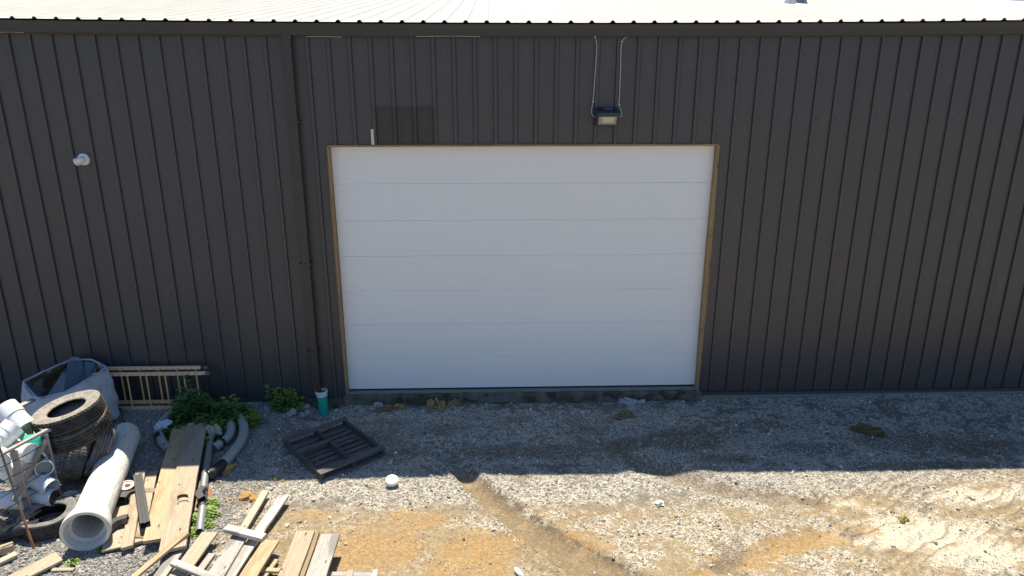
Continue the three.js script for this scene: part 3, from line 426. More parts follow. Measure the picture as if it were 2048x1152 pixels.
// ---------------------------------------------------------------- bulk bag on its pallet
function pallet(name, label, L, Wd, top, mats, seed) {        // stringers along x; deck boards across them along z
  const t = thing(name, label, 'pallet'); const r = RNG(seed);
  for (const z of [-Wd / 2 + 0.02, 0, Wd / 2 - 0.02]) part('stringer', boardGeo(L, 0.038, 0.09, seed + z * 10, 0.4), mats[0], t, [0, 0.06, z]);
  for (const [y, list] of [[0.0075, top.bottom], [0.113, top.top]]) for (const [x, w, e = 1, off = 0] of list) { const m = part('slat', boardGeo(Wd * e, w, 0.015, r() * 999 | 0, 1.2), mats[1 + (r() * 2 | 0)], t, [x, y, off]); m.rotation.y = Math.PI / 2 + (r() - 0.5) * 0.02; }
  return t;
}
{
  const p = pallet('pallet', 'dark wooden pallet under the white woven bulk bag', 1.1, 1.05, { top: [-0.48, -0.33, -0.17, 0, 0.17, 0.33, 0.48].map(x => [x, 0.1]), bottom: [[-0.48, 0.1], [0, 0.1], [0.48, 0.1]] }, [M.dull, M.dull, M.dark], 31);
  p.position.set(-9.2, H(-9.2, 0.95) - 0.01, 0.92); p.rotation.y = 0.5;
  const t = thing('bulk_bag', 'slumped open white woven bulk bag behind the tire stack', 'bag');
  const rim = [[46, 764, 0.86], [86, 744, 0.9], [140, 721, 0.93], [182, 719, 0.92], [213, 735, 0.88], [172, 762, 0.84], [128, 786, 0.76], [76, 797, 0.72], [60, 782, 0.78]].map(p => G(...p));
  const cen = V(0, 0, 0); rim.forEach(p => cen.addScaledVector(p, 1 / rim.length));
  const bot = [[56, 852, 0.12], [96, 818, 0.12], [150, 798, 0.12], [200, 806, 0.12], [238, 829, 0.12], [205, 850, 0.12], [128, 882, 0.12], [84, 878, 0.12], [62, 868, 0.12]].map(p => G(...p));
  const rc = new THREE.CatmullRomCurve3(rim, true, 'catmullrom', 0.15), bc = new THREE.CatmullRomCurve3(bot, true, 'catmullrom', 0.3), N = 150, K = 26;
  const wall = (inset, k0, nm, mat, flip) => {
    const pos = [], uv = [], idx = [];
    for (let j = 0; j <= K; j++) for (let i = 0; i <= N; i++) {
      const u = (i % N) / N, v = mix(k0, 1, j / K), a = bc.getPoint(u), b = rc.getPoint(u), p = a.lerp(b, v), out = p.clone().sub(cen).setY(0).normalize();
      const bulge = 0.05 * Math.sin(v * 3.1) + 0.035 * (fbm(u * 24, v * 3.5, 3) - 0.5) + 0.02 * (fbm(u * 60, v * 12 + u * 30, 2) - 0.5) + 0.018 * Math.sin(v * 16 + 5 * noise(u * 20, 2)) * (1 - v);
      p.addScaledVector(out, bulge - inset); if (j === K) p.y += 0.012 * (noise(u * 50, 4) - 0.5);
      pos.push(p.x, p.y, p.z); uv.push(u * 4, v);
    }
    for (let j = 0; j < K; j++) for (let i = 0; i < N; i++) { const a = j * (N + 1) + i, b = a + N + 1; flip ? idx.push(a, b, a + 1, a + 1, b, b + 1) : idx.push(a, a + 1, b, b, a + 1, b + 1); }
    const g = new THREE.BufferGeometry(); g.setAttribute('position', new THREE.Float32BufferAttribute(pos, 3)); g.setAttribute('uv', new THREE.Float32BufferAttribute(uv, 2)); g.setIndex(idx); g.computeVertexNormals(); return part(nm, g, mat, t);
  };
  const weave = colourTex(512, 512, (u, v) => { const k = 0.94 + 0.06 * Math.sin(v * 700), s = sst(0.55, 0.7, fbm(u * 7, v * 7, 4)); return mix3([0.56 * k, 0.58 * k, 0.6 * k], [0.42, 0.4, 0.36], s * 0.5); });
  const liner = colourTex(512, 256, (u, v) => { const s = sst(0.42, 0.56, fbm(u * 6 + 3, v * 3, 4)); return mix3([0.46, 0.43, 0.36], [0.2, 0.13, 0.07], s); });
  wall(0, 0, 'bag_wall', std({ map: weave, roughness: 0.75, bumpMap: heightTex(256, 256, (u, v) => fbm(u * 40, v * 24, 3)), bumpScale: 0.006 }), false);
  wall(0.012, 0.15, 'lining', std({ map: liner, roughness: 0.8 }), true);
  const hem = []; for (let i = 0; i < 60; i++) { const p = rc.getPoint(i / 60), o = p.clone().sub(cen).setY(0).normalize(); hem.push(p.addScaledVector(o, -0.006).add(V(0, 0.004 + 0.01 * (noise(i * 0.9, 7) - 0.5), 0))); }
  part('hem', tube(hem, 0.016, 240, 7, true), std({ color: rgb(0.42, 0.46, 0.55), roughness: 0.8 }), t);
  const strap = (p, q, w, sagy) => part('lifting_strap', tube([p, p.clone().lerp(q, 0.35).add(V(0, sagy, 0.02)), p.clone().lerp(q, 0.7).add(V(0.02, sagy * 0.9, 0)), q], w, 30, 6), std({ color: rgb(0.24, 0.3, 0.46), roughness: 0.85 }), t);
  strap(G(50, 772, 0.86), G(88, 795, 0.76), 0.014, -0.07); strap(G(140, 720, 0.94), G(160, 722, 0.93), 0.012, 0.05); strap(G(206, 730, 0.9), G(204, 742, 0.84), 0.012, -0.03); strap(G(200, 727, 0.9), G(210, 741, 0.86), 0.012, 0.02);
  // what it holds
  const f = thing('plastic_sheet', 'folded dark blue plastic sheets standing inside the white bulk bag', 'plastic sheet');
  const sheet = (pts, mat, nm, seed) => { const [a, b, c, d] = pts, pos = [], idx = [], n = 14; for (let j = 0; j <= n; j++) for (let i = 0; i <= n; i++) { const p = a.clone().lerp(b, i / n).lerp(d.clone().lerp(c, i / n), j / n); p.z += 0.05 * (fbm(i * 0.35 + seed, j * 0.12, 2) - 0.5); p.x += 0.03 * (fbm(i * 0.2, j * 0.3 + seed, 2) - 0.5); pos.push(p.x, p.y, p.z); } for (let j = 0; j < n; j++) for (let i = 0; i < n; i++) { const q = j * (n + 1) + i; idx.push(q, q + 1, q + n + 1, q + n + 1, q + 1, q + n + 2); } const g = new THREE.BufferGeometry(); g.setAttribute('position', new THREE.Float32BufferAttribute(pos, 3)); g.setIndex(idx); g.computeVertexNormals(); return part(nm, g, mat, f); };
  const blue = plain(0.075, 0.115, 0.14, 0.55), pale = std({ color: rgb(0.4, 0.4, 0.38), roughness: 0.7 });
  sheet([G(135, 722, 0.94), G(165, 722, 0.93), G(172, 768, 0.62), G(128, 790, 0.55)], blue, 'sheet', 1);
  sheet([G(165, 722, 0.92), G(190, 726, 0.88), G(196, 760, 0.62), G(172, 770, 0.6)], plain(0.1, 0.15, 0.18, 0.5), 'sheet', 5);
  sheet([G(133, 730, 0.86), G(138, 722, 0.86), G(130, 792, 0.5), G(90, 797, 0.46)], pale, 'inner_liner', 9);
}
// ---------------------------------------------------------------- extension ladder against the wall
{
  const t = thing('extension_ladder', 'tan fibreglass extension ladder lying on edge against the charcoal wall', 'ladder'), fib = plain(0.92, 0.6, 0.36, 0.5), alu = plain(0.92, 0.55, 0.24, 0.5), dots = [];
  for (const [k, z, x0, x1, dy] of [[0, 0.13, -9.75, -7.57, 0.05], [1, 0.25, -9.75, -7.5, 0]]) {
    const yt = GY + 0.71 + dy, yb = GY + 0.1 + dy;
    for (const y of [yt, yb]) {
      const s = new THREE.Shape([[-0.025, -0.015], [0.025, -0.015], [0.025, -0.01], [-0.02, -0.01], [-0.02, 0.01], [0.025, 0.01], [0.025, 0.015], [-0.025, 0.015]].map(p => new THREE.Vector2(...p)));
      const g = new THREE.ExtrudeGeometry(s, { depth: x1 - x0 - (k ? 0 : 0.06), bevelEnabled: false }).rotateZ(y === yt ? -Math.PI / 2 : Math.PI / 2).rotateY(Math.PI / 2).translate(x0, y, z);
      g.computeVertexNormals(); part('rail', toCreasedNormals(g, 0.3), fib, t);
      part('rail_face', box(x1 - x0 - 0.06, 0.05, 0.006, 0.002), fib, t, [(x0 + x1) / 2 - 0.03, y, z + 0.028]);
      for (let x = x0 + 0.05; x < x1 - 0.1; x += 0.1016) dots.push(new THREE.CylinderGeometry(0.008, 0.008, 0.004, 8).rotateX(Math.PI / 2).translate(x, y, z + 0.032));
      part('end_cap', box(0.07, 0.05, 0.06, 0.008), plain(0.2, 0.2, 0.21, 0.5, 0.4), t, [x1 + 0.02, y - 0.005, z]);
    }
    for (let x = x0 + 0.2 + k * 0.16; x < x1 - 0.08; x += 0.3048) part('rung', new THREE.CylinderGeometry(0.014, 0.014, yt - yb, 10).translate(x, (yt + yb) / 2, z), alu, t);
  }
  part('rail_holes', mergeGeometries(dots), plain(0.05, 0.035, 0.02, 0.8), t, null, 'stuff');
  const p = W(408, 736, 0.25); part('foot', box(0.12, 0.045, 0.05, 0.01), plain(0.05, 0.05, 0.06, 0.5, 0.3), t, [-7.44, GY + 0.69, 0.24]);
}
// ---------------------------------------------------------------- pallet on the gravel
{
  const p = pallet('pallet', 'blackened wooden pallet lying half in the shade on the gravel', 1.2, 1.02, { bottom: [-0.55, -0.43, -0.31, -0.18, -0.06, 0.07, 0.2, 0.32, 0.44, 0.55].map(x => [x, 0.088]), top: [[-0.56, 0.1, 1.02], [-0.12, 0.075, 0.5, 0.26], [0.56, 0.13, 1.03]] }, [M.dark, M.dull, M.dull], 57);
  const a = G(653, 963, 0.05), b = G(765, 905, 0.05), c = G(572, 892, 0.05);
  p.position.set((b.x + c.x) / 2, GY + 0.035, (b.z + c.z) / 2); const d = a.clone().sub(c); p.rotation.y = Math.atan2(-d.z, d.x); p.rotation.z = -0.03; 
}
// ---------------------------------------------------------------- boards
const GRP = 'scrap boards at the front of the yard';
function board(label, x0, y0, h0, x1, y1, h1, w, th, mat, roll = 0, seed, name = 'board') {
  const a = G(x0, y0, h0), b = G(x1, y1, h1), m = sh(new THREE.Mesh(boardGeo(a.distanceTo(b), w, th, seed ?? (used[name] ?? 0) + 3), mat)); m.name = numbered(name); orient(m, a, b, roll); tag(m, label, 'board'); scene.add(m); return m;
}
// the long pile beside the concrete pipe
board('longest and widest brown board of the pile, on its conduit side', 396, 845, 0.2, 345, 1100, 0.16, 0.29, 0.04, M.tan, 0.03);
board('long knotty brown board between the widest board and the downspout piece', 364, 850, 0.15, 308, 1082, 0.15, 0.235, 0.04, M.tanGold, -0.04);
board('narrow weathered board slipping out below the knotty board', 305, 945, 0.06, 277, 1086, 0.06, 0.14, 0.038, M.beige, 0.05);
board('short wide piece of plywood beside the concrete pipe', 244, 1014, 0.07, 230, 1098, 0.07, 0.28, 0.025, M.beige, 0.02);
board('narrow plank lying on the short plywood piece', 281, 944, 0.11, 254, 1096, 0.1, 0.13, 0.038, M.tan, 0.06);
board('dark split board in the shade at the top of the pile', 352, 868, 0.1, 332, 952, 0.08, 0.16, 0.03, M.brown, 0.06);
for (const [l, x0, y0, x1, y1] of [['hidden sleeper under the lower end of the long board pile', 268, 1075, 372, 1083], ['hidden sleeper under the middle of the long board pile', 290, 985, 400, 990]]) board(l, x0, y0, 0.05, x1, y1, 0.05, 0.09, 0.09, M.brown);
board('thin golden batten lying slantwise across the foot of the long pile', 374, 1066, 0.21, 262, 1160, 0.12, 0.085, 0.035, M.tanGold, 0.1);
board('short beige board tucked under the golden batten', 360, 1096, 0.1, 318, 1156, 0.08, 0.15, 0.03, M.greyPale, 0.05);
board('broad grey beige board left of the crossing white stick', 420, 1066, 0.13, 352, 1158, 0.1, 0.2, 0.03, M.beige, 0.04);
board('slim grey slat showing under the broad grey beige board', 424, 1108, 0.04, 388, 1156, 0.04, 0.09, 0.025, M.grey);
board('bleached white stick crossing the boards at the bottom edge', 346, 1125, 0.2, 436, 1160, 0.2, 0.085, 0.045, M.white, 0.05);
board('pale straight stud pointing up the yard beside the white plank', 531, 983, 0.09, 466, 1092, 0.07, 0.092, 0.04, M.tanPale, -0.05);
board('wide grey board with dark swirling grain under the white crosspiece', 484, 1066, 0.12, 428, 1158, 0.1, 0.2, 0.03, M.greyPale, 0.04);
board('long whitish plank pointing up the yard under the white crosspiece', 568, 992, 0.11, 458, 1156, 0.07, 0.135, 0.035, M.white, 0.05);
board('cracked white crosspiece lying over three boards', 452, 1057, 0.19, 529, 1076, 0.19, 0.095, 0.06, M.white, 0.1);
board('smooth tan board right of the white crosspiece', 543, 1082, 0.16, 494, 1158, 0.14, 0.2, 0.035, M.tanGold, 0.05);
board('small tan offcut beneath the smooth tan board', 552, 1120, 0.05, 525, 1158, 0.05, 0.07, 0.03, M.tan);
board('short cross batten bracing the underside of the tan boards', 522, 1140, 0.07, 560, 1142, 0.07, 0.06, 0.035, M.tanGold);
board('stained light brown board lying against the weathered grey one', 611, 1064, 0.2, 574, 1160, 0.17, 0.22, 0.04, M.tan, 0.02);
board('narrow edge board between the brown board and the grey one', 635, 1066, 0.16, 602, 1160, 0.15, 0.05, 0.045, M.brown);
board('weathered grey board with a big knot, rightmost of the lumber', 661, 1070, 0.24, 630, 1160, 0.2, 0.225, 0.035, M.greyPale, 0.05);
board('grey batten running out to the right along the bottom edge', 640, 1150, 0.1, 752, 1151, 0.03, 0.07, 0.04, M.grey);
board('tiny tan stub standing up at the bottom edge', 700, 1142, 0.1, 698, 1160, 0.1, 0.07, 0.03, M.tan);
board('tiny white stub at the right end of the grey batten', 749, 1142, 0.05, 747, 1160, 0.05, 0.07, 0.03, M.white);
// lower left corner
board('broad pale plank slanting into the lower left corner', 119, 1114, 0.07, 20, 1164, 0.05, 0.2, 0.035, M.beige, -0.05);
board('short thin lath lying right of the pale corner plank', 104, 1140, 0.03, 148, 1139, 0.03, 0.05, 0.02, M.tan);
board('tan stick at the left edge under the square block', 33, 1108, 0.05, -30, 1138, 0.04, 0.085, 0.04, M.tanPale, -0.05);
board('square block end at the left edge below the black pipe', 27, 1092, 0.1, -30, 1110, 0.08, 0.09, 0.08, M.tan);
// reddish laths beside the conduit
board('reddish lath leaning beside the upper conduit', 402, 938, 0.04, 426, 1003, 0.02, 0.05, 0.012, M.red, 0.3);
board('short brown slat under the elbow on the conduit', 404, 962, 0.04, 392, 1022, 0.03, 0.06, 0.012, M.brown, 0.1);
// ---------------------------------------------------------------- pieces of downspout on the boards
const spoutM = plain(0.085, 0.08, 0.078, 0.4);
{
  const a = G(276, 953, 0.19), b = G(291, 1050, 0.2), L = a.distanceTo(b), t = thing('downspout_piece', 'straight dark grey length of downspout lying on the boards', 'downspout'); orient(t, a, b);
  const o = new THREE.Shape(), w = 0.055, h = 0.04; o.moveTo(-w, -h); for (const [x, y] of [[w, -h], [w, h], [0.02, h], [0.012, h - 0.008], [-0.012, h - 0.008], [-0.02, h], [-w, h]]) o.lineTo(x, y); o.closePath();
  const q = new THREE.Path(); q.moveTo(-w + 0.003, -h + 0.003); for (const [x, y] of [[-w + 0.003, h - 0.003], [-0.021, h - 0.003], [-0.013, h - 0.011], [0.013, h - 0.011], [0.021, h - 0.003], [w - 0.003, h - 0.003], [w - 0.003, -h + 0.003]]) q.lineTo(x, y); q.closePath(); o.holes.push(q);
  part('tube', toCreasedNormals(new THREE.ExtrudeGeometry(o, { depth: L, bevelEnabled: false }).rotateY(Math.PI / 2).translate(-L / 2, 0, 0), 0.3), spoutM, t);
}
function elbowPiece(label, x, y, h, turn, tilt) {       // a crimped S-shaped downspout elbow with corrugated inner bends
  const t = thing('downspout_elbow', label, 'downspout elbow', G(x, y, h).toArray()), pts = [V(-0.05, 0, 0.15), V(-0.04, 0, 0.09), V(-0.01, 0, 0.0), V(0.06, 0, -0.05), V(0.13, 0, -0.07)], c = new THREE.CatmullRomCurve3(pts), n = 44, pos = [], idx = [], sec = [[-0.052, -0.042], [0.052, -0.042], [0.052, 0.042], [-0.052, 0.042]];
  for (const s of [1, 0.92]) for (let i = 0; i <= n; i++) { const p = c.getPointAt(i / n), T = c.getTangentAt(i / n), Nn = V(-T.z, 0, T.x), rip = 1 + (i > 10 && i < 34 ? 0.05 * Math.sin(i * 2.2) : 0); for (const [a, b] of sec) { const q = p.clone().addScaledVector(Nn, a * s * rip).add(V(0, b * s, 0)); pos.push(q.x, q.y, q.z); } }
  const at = (s, i, k) => (s * (n + 1) + i) * 4 + k % 4; for (let i = 0; i < n; i++) for (let k = 0; k < 4; k++) { idx.push(at(0, i, k), at(0, i, k + 1), at(0, i + 1, k), at(0, i + 1, k), at(0, i, k + 1), at(0, i + 1, k + 1)); idx.push(at(1, i, k), at(1, i + 1, k), at(1, i, k + 1), at(1, i + 1, k), at(1, i + 1, k + 1), at(1, i, k + 1)); } for (const i of [0, n]) for (let k = 0; k < 4; k++) { const f = [at(0, i, k), at(1, i, k), at(0, i, k + 1), at(0, i, k + 1), at(1, i, k), at(1, i, k + 1)]; idx.push(...f); }
  const g = new THREE.BufferGeometry(); g.setAttribute('position', new THREE.Float32BufferAttribute(pos, 3)); g.setIndex(idx); part('elbow', toCreasedNormals(g, 0.4), spoutM, t); t.rotation.set(0, turn, tilt, 'YXZ'); return t;
}
elbowPiece('bent grey downspout elbow lying on the short plywood', 232, 1045, 0.15, 0.0, 0.1).scale.setScalar(0.9);
elbowPiece('bent grey downspout elbow wedged above the plywood under the straight length', 256, 987, 0.14, 0.25, -0.15).scale.setScalar(0.9);
elbowPiece('brownish downspout elbow straddling the galvanised conduit', 400, 988, 0.16, 0.9, 0.2).scale.setScalar(0.8);
{ const c = G(254, 972, 0.2), t = thing('round_lid', 'small round lid with a rusty middle above the wedged elbow', 'lid', c.toArray()); part('disc', new THREE.CylinderGeometry(0.085, 0.085, 0.02, 28), plain(0.6, 0.52, 0.4, 0.6), t); part('rim', new THREE.TorusGeometry(0.082, 0.01, 8, 32).rotateX(Math.PI / 2), plain(0.66, 0.6, 0.5, 0.5), t, [0, 0.012, 0]); part('rust_spot', lump(0.035, 0.006, 0.03, 4, 0.5), plain(0.18, 0.07, 0.035, 0.9), t, [0.01, 0.012, 0]); t.rotation.set(0.2, 0, -0.1); }
{ const t = thing('strap_hanger', 'curved perforated metal strap lying on the widest board', 'metal strap', G(366, 998, 0.235).toArray()); const pts = []; for (let i = 0; i <= 16; i++) { const a = 0.3 + i / 16 * 3.6; pts.push(V(Math.cos(a) * 0.065, 0, -Math.sin(a) * 0.045)); } const c = new THREE.CatmullRomCurve3(pts), s = new THREE.Shape([[-0.022, -0.003], [0.022, -0.003], [0.022, 0.003], [-0.022, 0.003]].map(p => new THREE.Vector2(...p))); part('band', new THREE.ExtrudeGeometry(s, { steps: 40, bevelEnabled: false, extrudePath: c }), plain(0.09, 0.065, 0.05, 0.6, 0.4), t, [0, 0.02, 0]); }
// ---------------------------------------------------------------- conduit and plastic pipes
M.galv = std({ map: colourTex(256, 256, (u, v) => { const k = 0.5 + 0.25 * fbm(u * 20, v * 20, 3); return [k * 0.95, k * 0.98, k]; }), roughness: 0.38, metalness: 0.75 });
{
  const t = thing('conduit', 'galvanised steel conduit lying beside the widest board', 'conduit'), a = G(422, 866, 0.12), b = G(404, 998, 0.09), c = G(406, 1010, 0.07), d = G(399, 1064, 0.06);
  part('tube', hollow([a, a.clone().lerp(b, 0.5), b], 0.05, 0.045, 6, 22), M.galv, t); part('coupling', hollow([b.clone().lerp(c, -1.0), c.clone().lerp(d, 0.1)], 0.053, 0.04, 4, 22), plain(0.05, 0.05, 0.05, 0.6), t); part('tube', hollow([c, c.clone().lerp(d, 0.5), d], 0.05, 0.045, 6, 22), M.galv, t);
}
const pvcDirt = std({ map: dirt([0.44, 0.43, 0.4], [0.3, 0.285, 0.25], 12), roughness: 0.6 });
function bent(name, label, pts, r, mat) { const t = thing(name, label, 'pipe'); part('pipe_body', hollow(pts.map(p => G(...p)), r, r * 0.88, 40, 22), mat, t); return t; }
{
  const t = bent('plastic_pipe', 'long curved white drain pipe running under the bush, nearest the pallet', [[470, 820, 0.15], [487, 850, 0.12], [484, 878, 0.1], [463, 908, 0.1], [440, 934, 0.1]], 0.07, pvcDirt);
  part('corrugated_end', hollow([[446, 927, 0.1], [434, 940, 0.1], [424, 947, 0.1], [416, 950, 0.1]].map(p => G(...p)), 0.074, 0.06, 10, 20), M.blackPlastic, t);
  for (let i = 0; i < 9; i++) { const p = G(mix(440, 418, i / 8), mix(934, 950, i / 8), 0.1), n = G(416, 950, 0.1).sub(G(446, 927, 0.1)).normalize(); const m = part('corrugation', new THREE.TorusGeometry(0.076, 0.008, 6, 22), M.blackPlastic, t, p.toArray()); m.quaternion.setFromUnitVectors(V(0, 0, 1), n); }
  const u = bent('plastic_pipe', 'short curved white drain pipe with a black band beside the conduit', [[452, 832, 0.12], [462, 858, 0.12], [455, 876, 0.1], [440, 888, 0.1], [428, 896, 0.09]], 0.066, pvcDirt);
  part('black_band', hollow([[446, 884, 0.1], [440, 888, 0.1]].map(p => G(...p)), 0.069, 0.06, 2, 22), M.blackPlastic, u);
  const w = bent('plastic_pipe', 'dirty white bent pipe coming out left of the board pile', [[375, 806, 0.2], [345, 826, 0.16], [324, 846, 0.12], [318, 868, 0.1], [325, 885, 0.1], [339, 900, 0.08]], 0.07, pvcDirt);
  part('black_band', hollow([[316, 872, 0.1], [320, 880, 0.1]].map(p => G(...p)), 0.073, 0.06, 2, 22), M.blackPlastic, w);
  const k = G(328, 887, 0.17); part('drill_hole', new THREE.CylinderGeometry(0.014, 0.014, 0.004, 12), M.black, w, [k.x, k.y - 0.005, k.z]);
}
function crumple(name, label, cat, x, y, h, rx, ry, rz, seed, mat, rough = 0.9, det = 4) { const m = sh(new THREE.Mesh(lump(rx, ry, rz, seed, rough, det), mat)); m.name = numbered(name); const p = G(x, y, h); m.position.copy(p); m.rotation.y = seed * 1.7; tag(m, label, cat); scene.add(m); return m; }
function ragged(name, label, cat, x, y, rx, ry, rz, seed, mat, turn) {     // torn wads and folded shreds held together
  const r = RNG(seed * 131), gs = []; for (let k = 0; k < 9; k++) { const q = 0.35 + 0.4 * r(), g = lump(rx * q, Math.max(ry * (0.5 + r()), 0.012), rz * (0.4 + 0.5 * r()), seed + k * 5, 1.7, 3).rotateZ((r() - 0.5) * 1.1).rotateY((r() - 0.5) * 1.2).translate((r() - 0.5) * 1.5 * rx, ry * (0.2 + 0.7 * r()), (r() - 0.5) * 1.3 * rz); gs.push(g); }
  const m = sh(new THREE.Mesh(mergeGeometries(gs), mat)); m.name = numbered(name); const p = G(x, y, 0); m.position.set(p.x, H(p.x, p.z) - 0.005, p.z); m.rotation.y = turn; tag(m, label, cat); scene.add(m); return m;
}
crumple('plastic_bag', 'crumpled white plastic bag draped over the dirty bent pipe', 'plastic bag', 322, 853, 0.2, 0.15, 0.07, 0.12, 3, plain(0.62, 0.64, 0.7, 0.45), 1.3);
crumple('rag', 'stiff tan rag bundled over the top end of the conduit', 'rag', 426, 862, 0.18, 0.08, 0.1, 0.13, 8, plain(0.4, 0.34, 0.26, 0.9), 0.8);
// ---------------------------------------------------------------- wooden crate with wires and the fittings in it
{
  const t = thing('wire_crate', 'grey wooden crate with wire sides full of white plastic fittings', 'crate');
  const C0 = V(-8.5, 0, 2.76), f = V(-0.3, 0, 0.95).normalize(), b = V(-0.8, 0, -0.6).normalize(), Hc = 1.06, wd = M.grey;
  const P = (i, j, y) => C0.clone().addScaledVector(f, i).addScaledVector(b, j).setY(GY + y), bar = (n, p, q, w, th, mat, roll = 0, s = 4) => { const m = part(n, boardGeo(p.distanceTo(q), w, th, s, 0.5), mat, t); orient(m, p, q, roll); return m; };
  const post = (i, j, s) => bar('post', P(i, j, 0.0), P(i + 0.01, j, Hc - 0.03), 0.085, 0.03, wd, i > 0 || j === 0 ? 0.3 : 0, s);
  post(0.04, 0.0, 3); post(0.46, 0.0, 4); post(0.88, 0.0, 5); post(0.03, 0.5, 6); post(0.03, 0.98, 7); post(1.0, 0.98, 8);
  bar('rail', P(-0.03, 0, Hc), P(1.15, 0, Hc), 0.05, 0.035, M.greyPale, 0, 9); bar('rail', P(0, -0.02, Hc - 0.01), P(0, 1.02, Hc - 0.01), 0.09, 0.03, M.greyPale, 0.1, 10);
  bar('rail', P(-0.3, 1.0, Hc), P(1.1, 1.0, Hc), 0.09, 0.03, M.greyPale, 0, 11); bar('rail', P(0, -0.02, 0.08), P(0, 1.0, 0.08), 0.07, 0.03, wd, 0, 12); bar('rail', P(0, 0, 0.1), P(1.1, 0, 0.1), 0.07, 0.03, wd, 0, 13);
  bar('brace', P(0.05, -0.025, Hc - 0.1), P(0.62, -0.025, 0.42), 0.07, 0.025, wd, Math.PI / 2, 14); bar('brace', P(0.0, 0.03, 0.3), P(0.7, 0.5, 0.36), 0.07, 0.025, wd, 0.3, 15);
  for (const y of [0.2, 0.38, 0.56, 0.74, 0.92]) { const k = (y * 50 | 0); part('wire', tube([P(-0.02, -0.03, y + 0.01), P(0.3, -0.035, y - 0.008), P(0.7, -0.03, y + 0.006), P(1.15, -0.03, y)], 0.0055, 20, 5), M.wire, t); part('wire', tube([P(-0.03, 0, y + 0.01), P(-0.03, 0.5, y - 0.01), P(-0.03, 1, y)], 0.0055, 14, 5), M.wire, t); }
  for (let k = 0; k < 3; k++) bar('floor_board', P(0.1 + k * 0.34, 0, 0.04), P(0.1 + k * 0.34, 1, 0.04), 0.2, 0.02, M.brown, 0, 20 + k);
}
function fitting(name, label, cat, x, y, h, dir, r, L, mat, o = {}) {
  const t = thing(name, label, cat), c = G(x, y, h), d = V(...dir).normalize();
  const at = s => c.clone().addScaledVector(d, s * L);
  part('body', hollow([at(-0.5), at(0), at(0.5)], r, r * 0.93, 6, 36), mat, t);
  if (o.collar) part('collar', hollow([at(-0.5), at(-0.5 + o.collar)], r * 1.1, r * 0.98, 3, 36), mat, t);
  if (o.ring) for (const s of o.ring) part('ring', hollow([at(s - 0.03), at(s + 0.03)], r * 1.06, r * 0.98, 2, 36), mat, t);
  if (o.end) { const m = part('end_disc', new THREE.CylinderGeometry(r * 0.95, r * 0.95, 0.012, 32), o.end, t, at(o.endAt ?? 0.42).toArray()); m.quaternion.setFromUnitVectors(V(0, 1, 0), d); }
  if (o.splash) for (const [a, s, q] of o.splash) { const u = V(d.z, 0, -d.x).normalize(), w = d.clone().cross(u), p = at(s).addScaledVector(u, Math.cos(a) * r).addScaledVector(w, Math.sin(a) * r); part('primer_stain', lump(q, q * 0.7, q, s * 9 + a, 0.9), M.green, t, p.toArray()); }
  return t;
}
const milky = std({ color: rgb(0.62, 0.68, 0.73), roughness: 0.3 }), offw = plain(0.7, 0.69, 0.63, 0.45), stained = std({ map: dirt([0.4, 0.37, 0.26], [0.22, 0.18, 0.09], 15), roughness: 0.8 });
fitting('pipe_coupling', 'large white coupling sticking up highest out of the crate', 'pipe fitting', 30, 836, 1.12, [0.6, -0.5, 0.25], 0.135, 0.4, M.pvc, { collar: 0.45, end: plain(0.5, 0.5, 0.48, 0.6), endAt: 0.485 });
fitting('pipe_coupling', 'white coupling splashed with green primer at the left edge of the crate', 'pipe fitting', 6, 874, 1.06, [-0.35, -0.4, 0.7], 0.135, 0.34, M.pvc, { ring: [-0.2, 0.05], splash: [[1.2, 0.35, 0.035], [0.6, 0.38, 0.025], [1.7, 0.25, 0.02], [1.0, 0.2, 0.015]] });
fitting('pipe_offcut', 'teal pipe offcut under the crate rail near the corner post', 'pipe fitting', 70, 883, 0.92, [0.9, 0.1, -0.2], 0.1, 0.24, M.green, { ring: [0.45] });
fitting('pipe_flange', 'wide open white flange with a stained inside facing the yard', 'pipe fitting', 60, 924, 0.66, [0.5, 0.2, 0.85], 0.19, 0.22, M.pvc, { ring: [0.46], end: stained, endAt: 0.2, });
fitting('pipe_ring', 'small open white ring beside the stained flange', 'pipe fitting', 88, 934, 0.62, [0.55, 0.1, 0.8], 0.1, 0.12, milky, { ring: [0.4], end: plain(0.2, 0.22, 0.22, 0.7), endAt: 0.1 });
fitting('bucket', 'white bucket on its side left of the stained flange', 'bucket', 18, 935, 0.7, [0.8, -0.15, 0.4], 0.15, 0.4, M.pvc, { ring: [-0.3], end: offw, endAt: 0.48 });
fitting('pipe_coupling', 'milky coupling wedged low behind the corner post', 'pipe fitting', 84, 966, 0.42, [0.85, -0.25, 0.3], 0.11, 0.32, milky, { ring: [0.35] });
fitting('bottle', 'bluish clear plastic jug lying low in the crate by the car tire', 'bottle', 82, 994, 0.26, [0.95, 0.0, 0.1], 0.1, 0.36, milky, { ring: [0.2, 0.36], end: M.blackPlastic, endAt: 0.5 });
fitting('bottle', 'bluish clear plastic jug at the bottom left of the crate', 'bottle', 28, 1000, 0.3, [0.95, 0.05, 0.15], 0.11, 0.36, milky, { ring: [0.1, 0.3], end: milky });
fitting('bucket', 'off-white pail lying behind the middle post of the crate', 'bucket', 52, 958, 0.45, [0.3, 0.5, 0.8], 0.12, 0.3, offw, { ring: [0.4], end: offw, endAt: 0.3 });
fitting('pipe_coupling', 'white sleeve lying across the fittings just under the front rail', 'pipe fitting', 40, 905, 0.86, [0.95, 0.1, 0.25], 0.11, 0.4, M.pvc, { ring: [0.4], end: M.pvc });
fitting('pipe_coupling', 'white sleeve half hidden at the left edge below the primer stained one', 'pipe fitting', -4, 915, 0.9, [0.5, 0.1, 0.8], 0.13, 0.35, offw, { ring: [0.3], end: M.pvc });
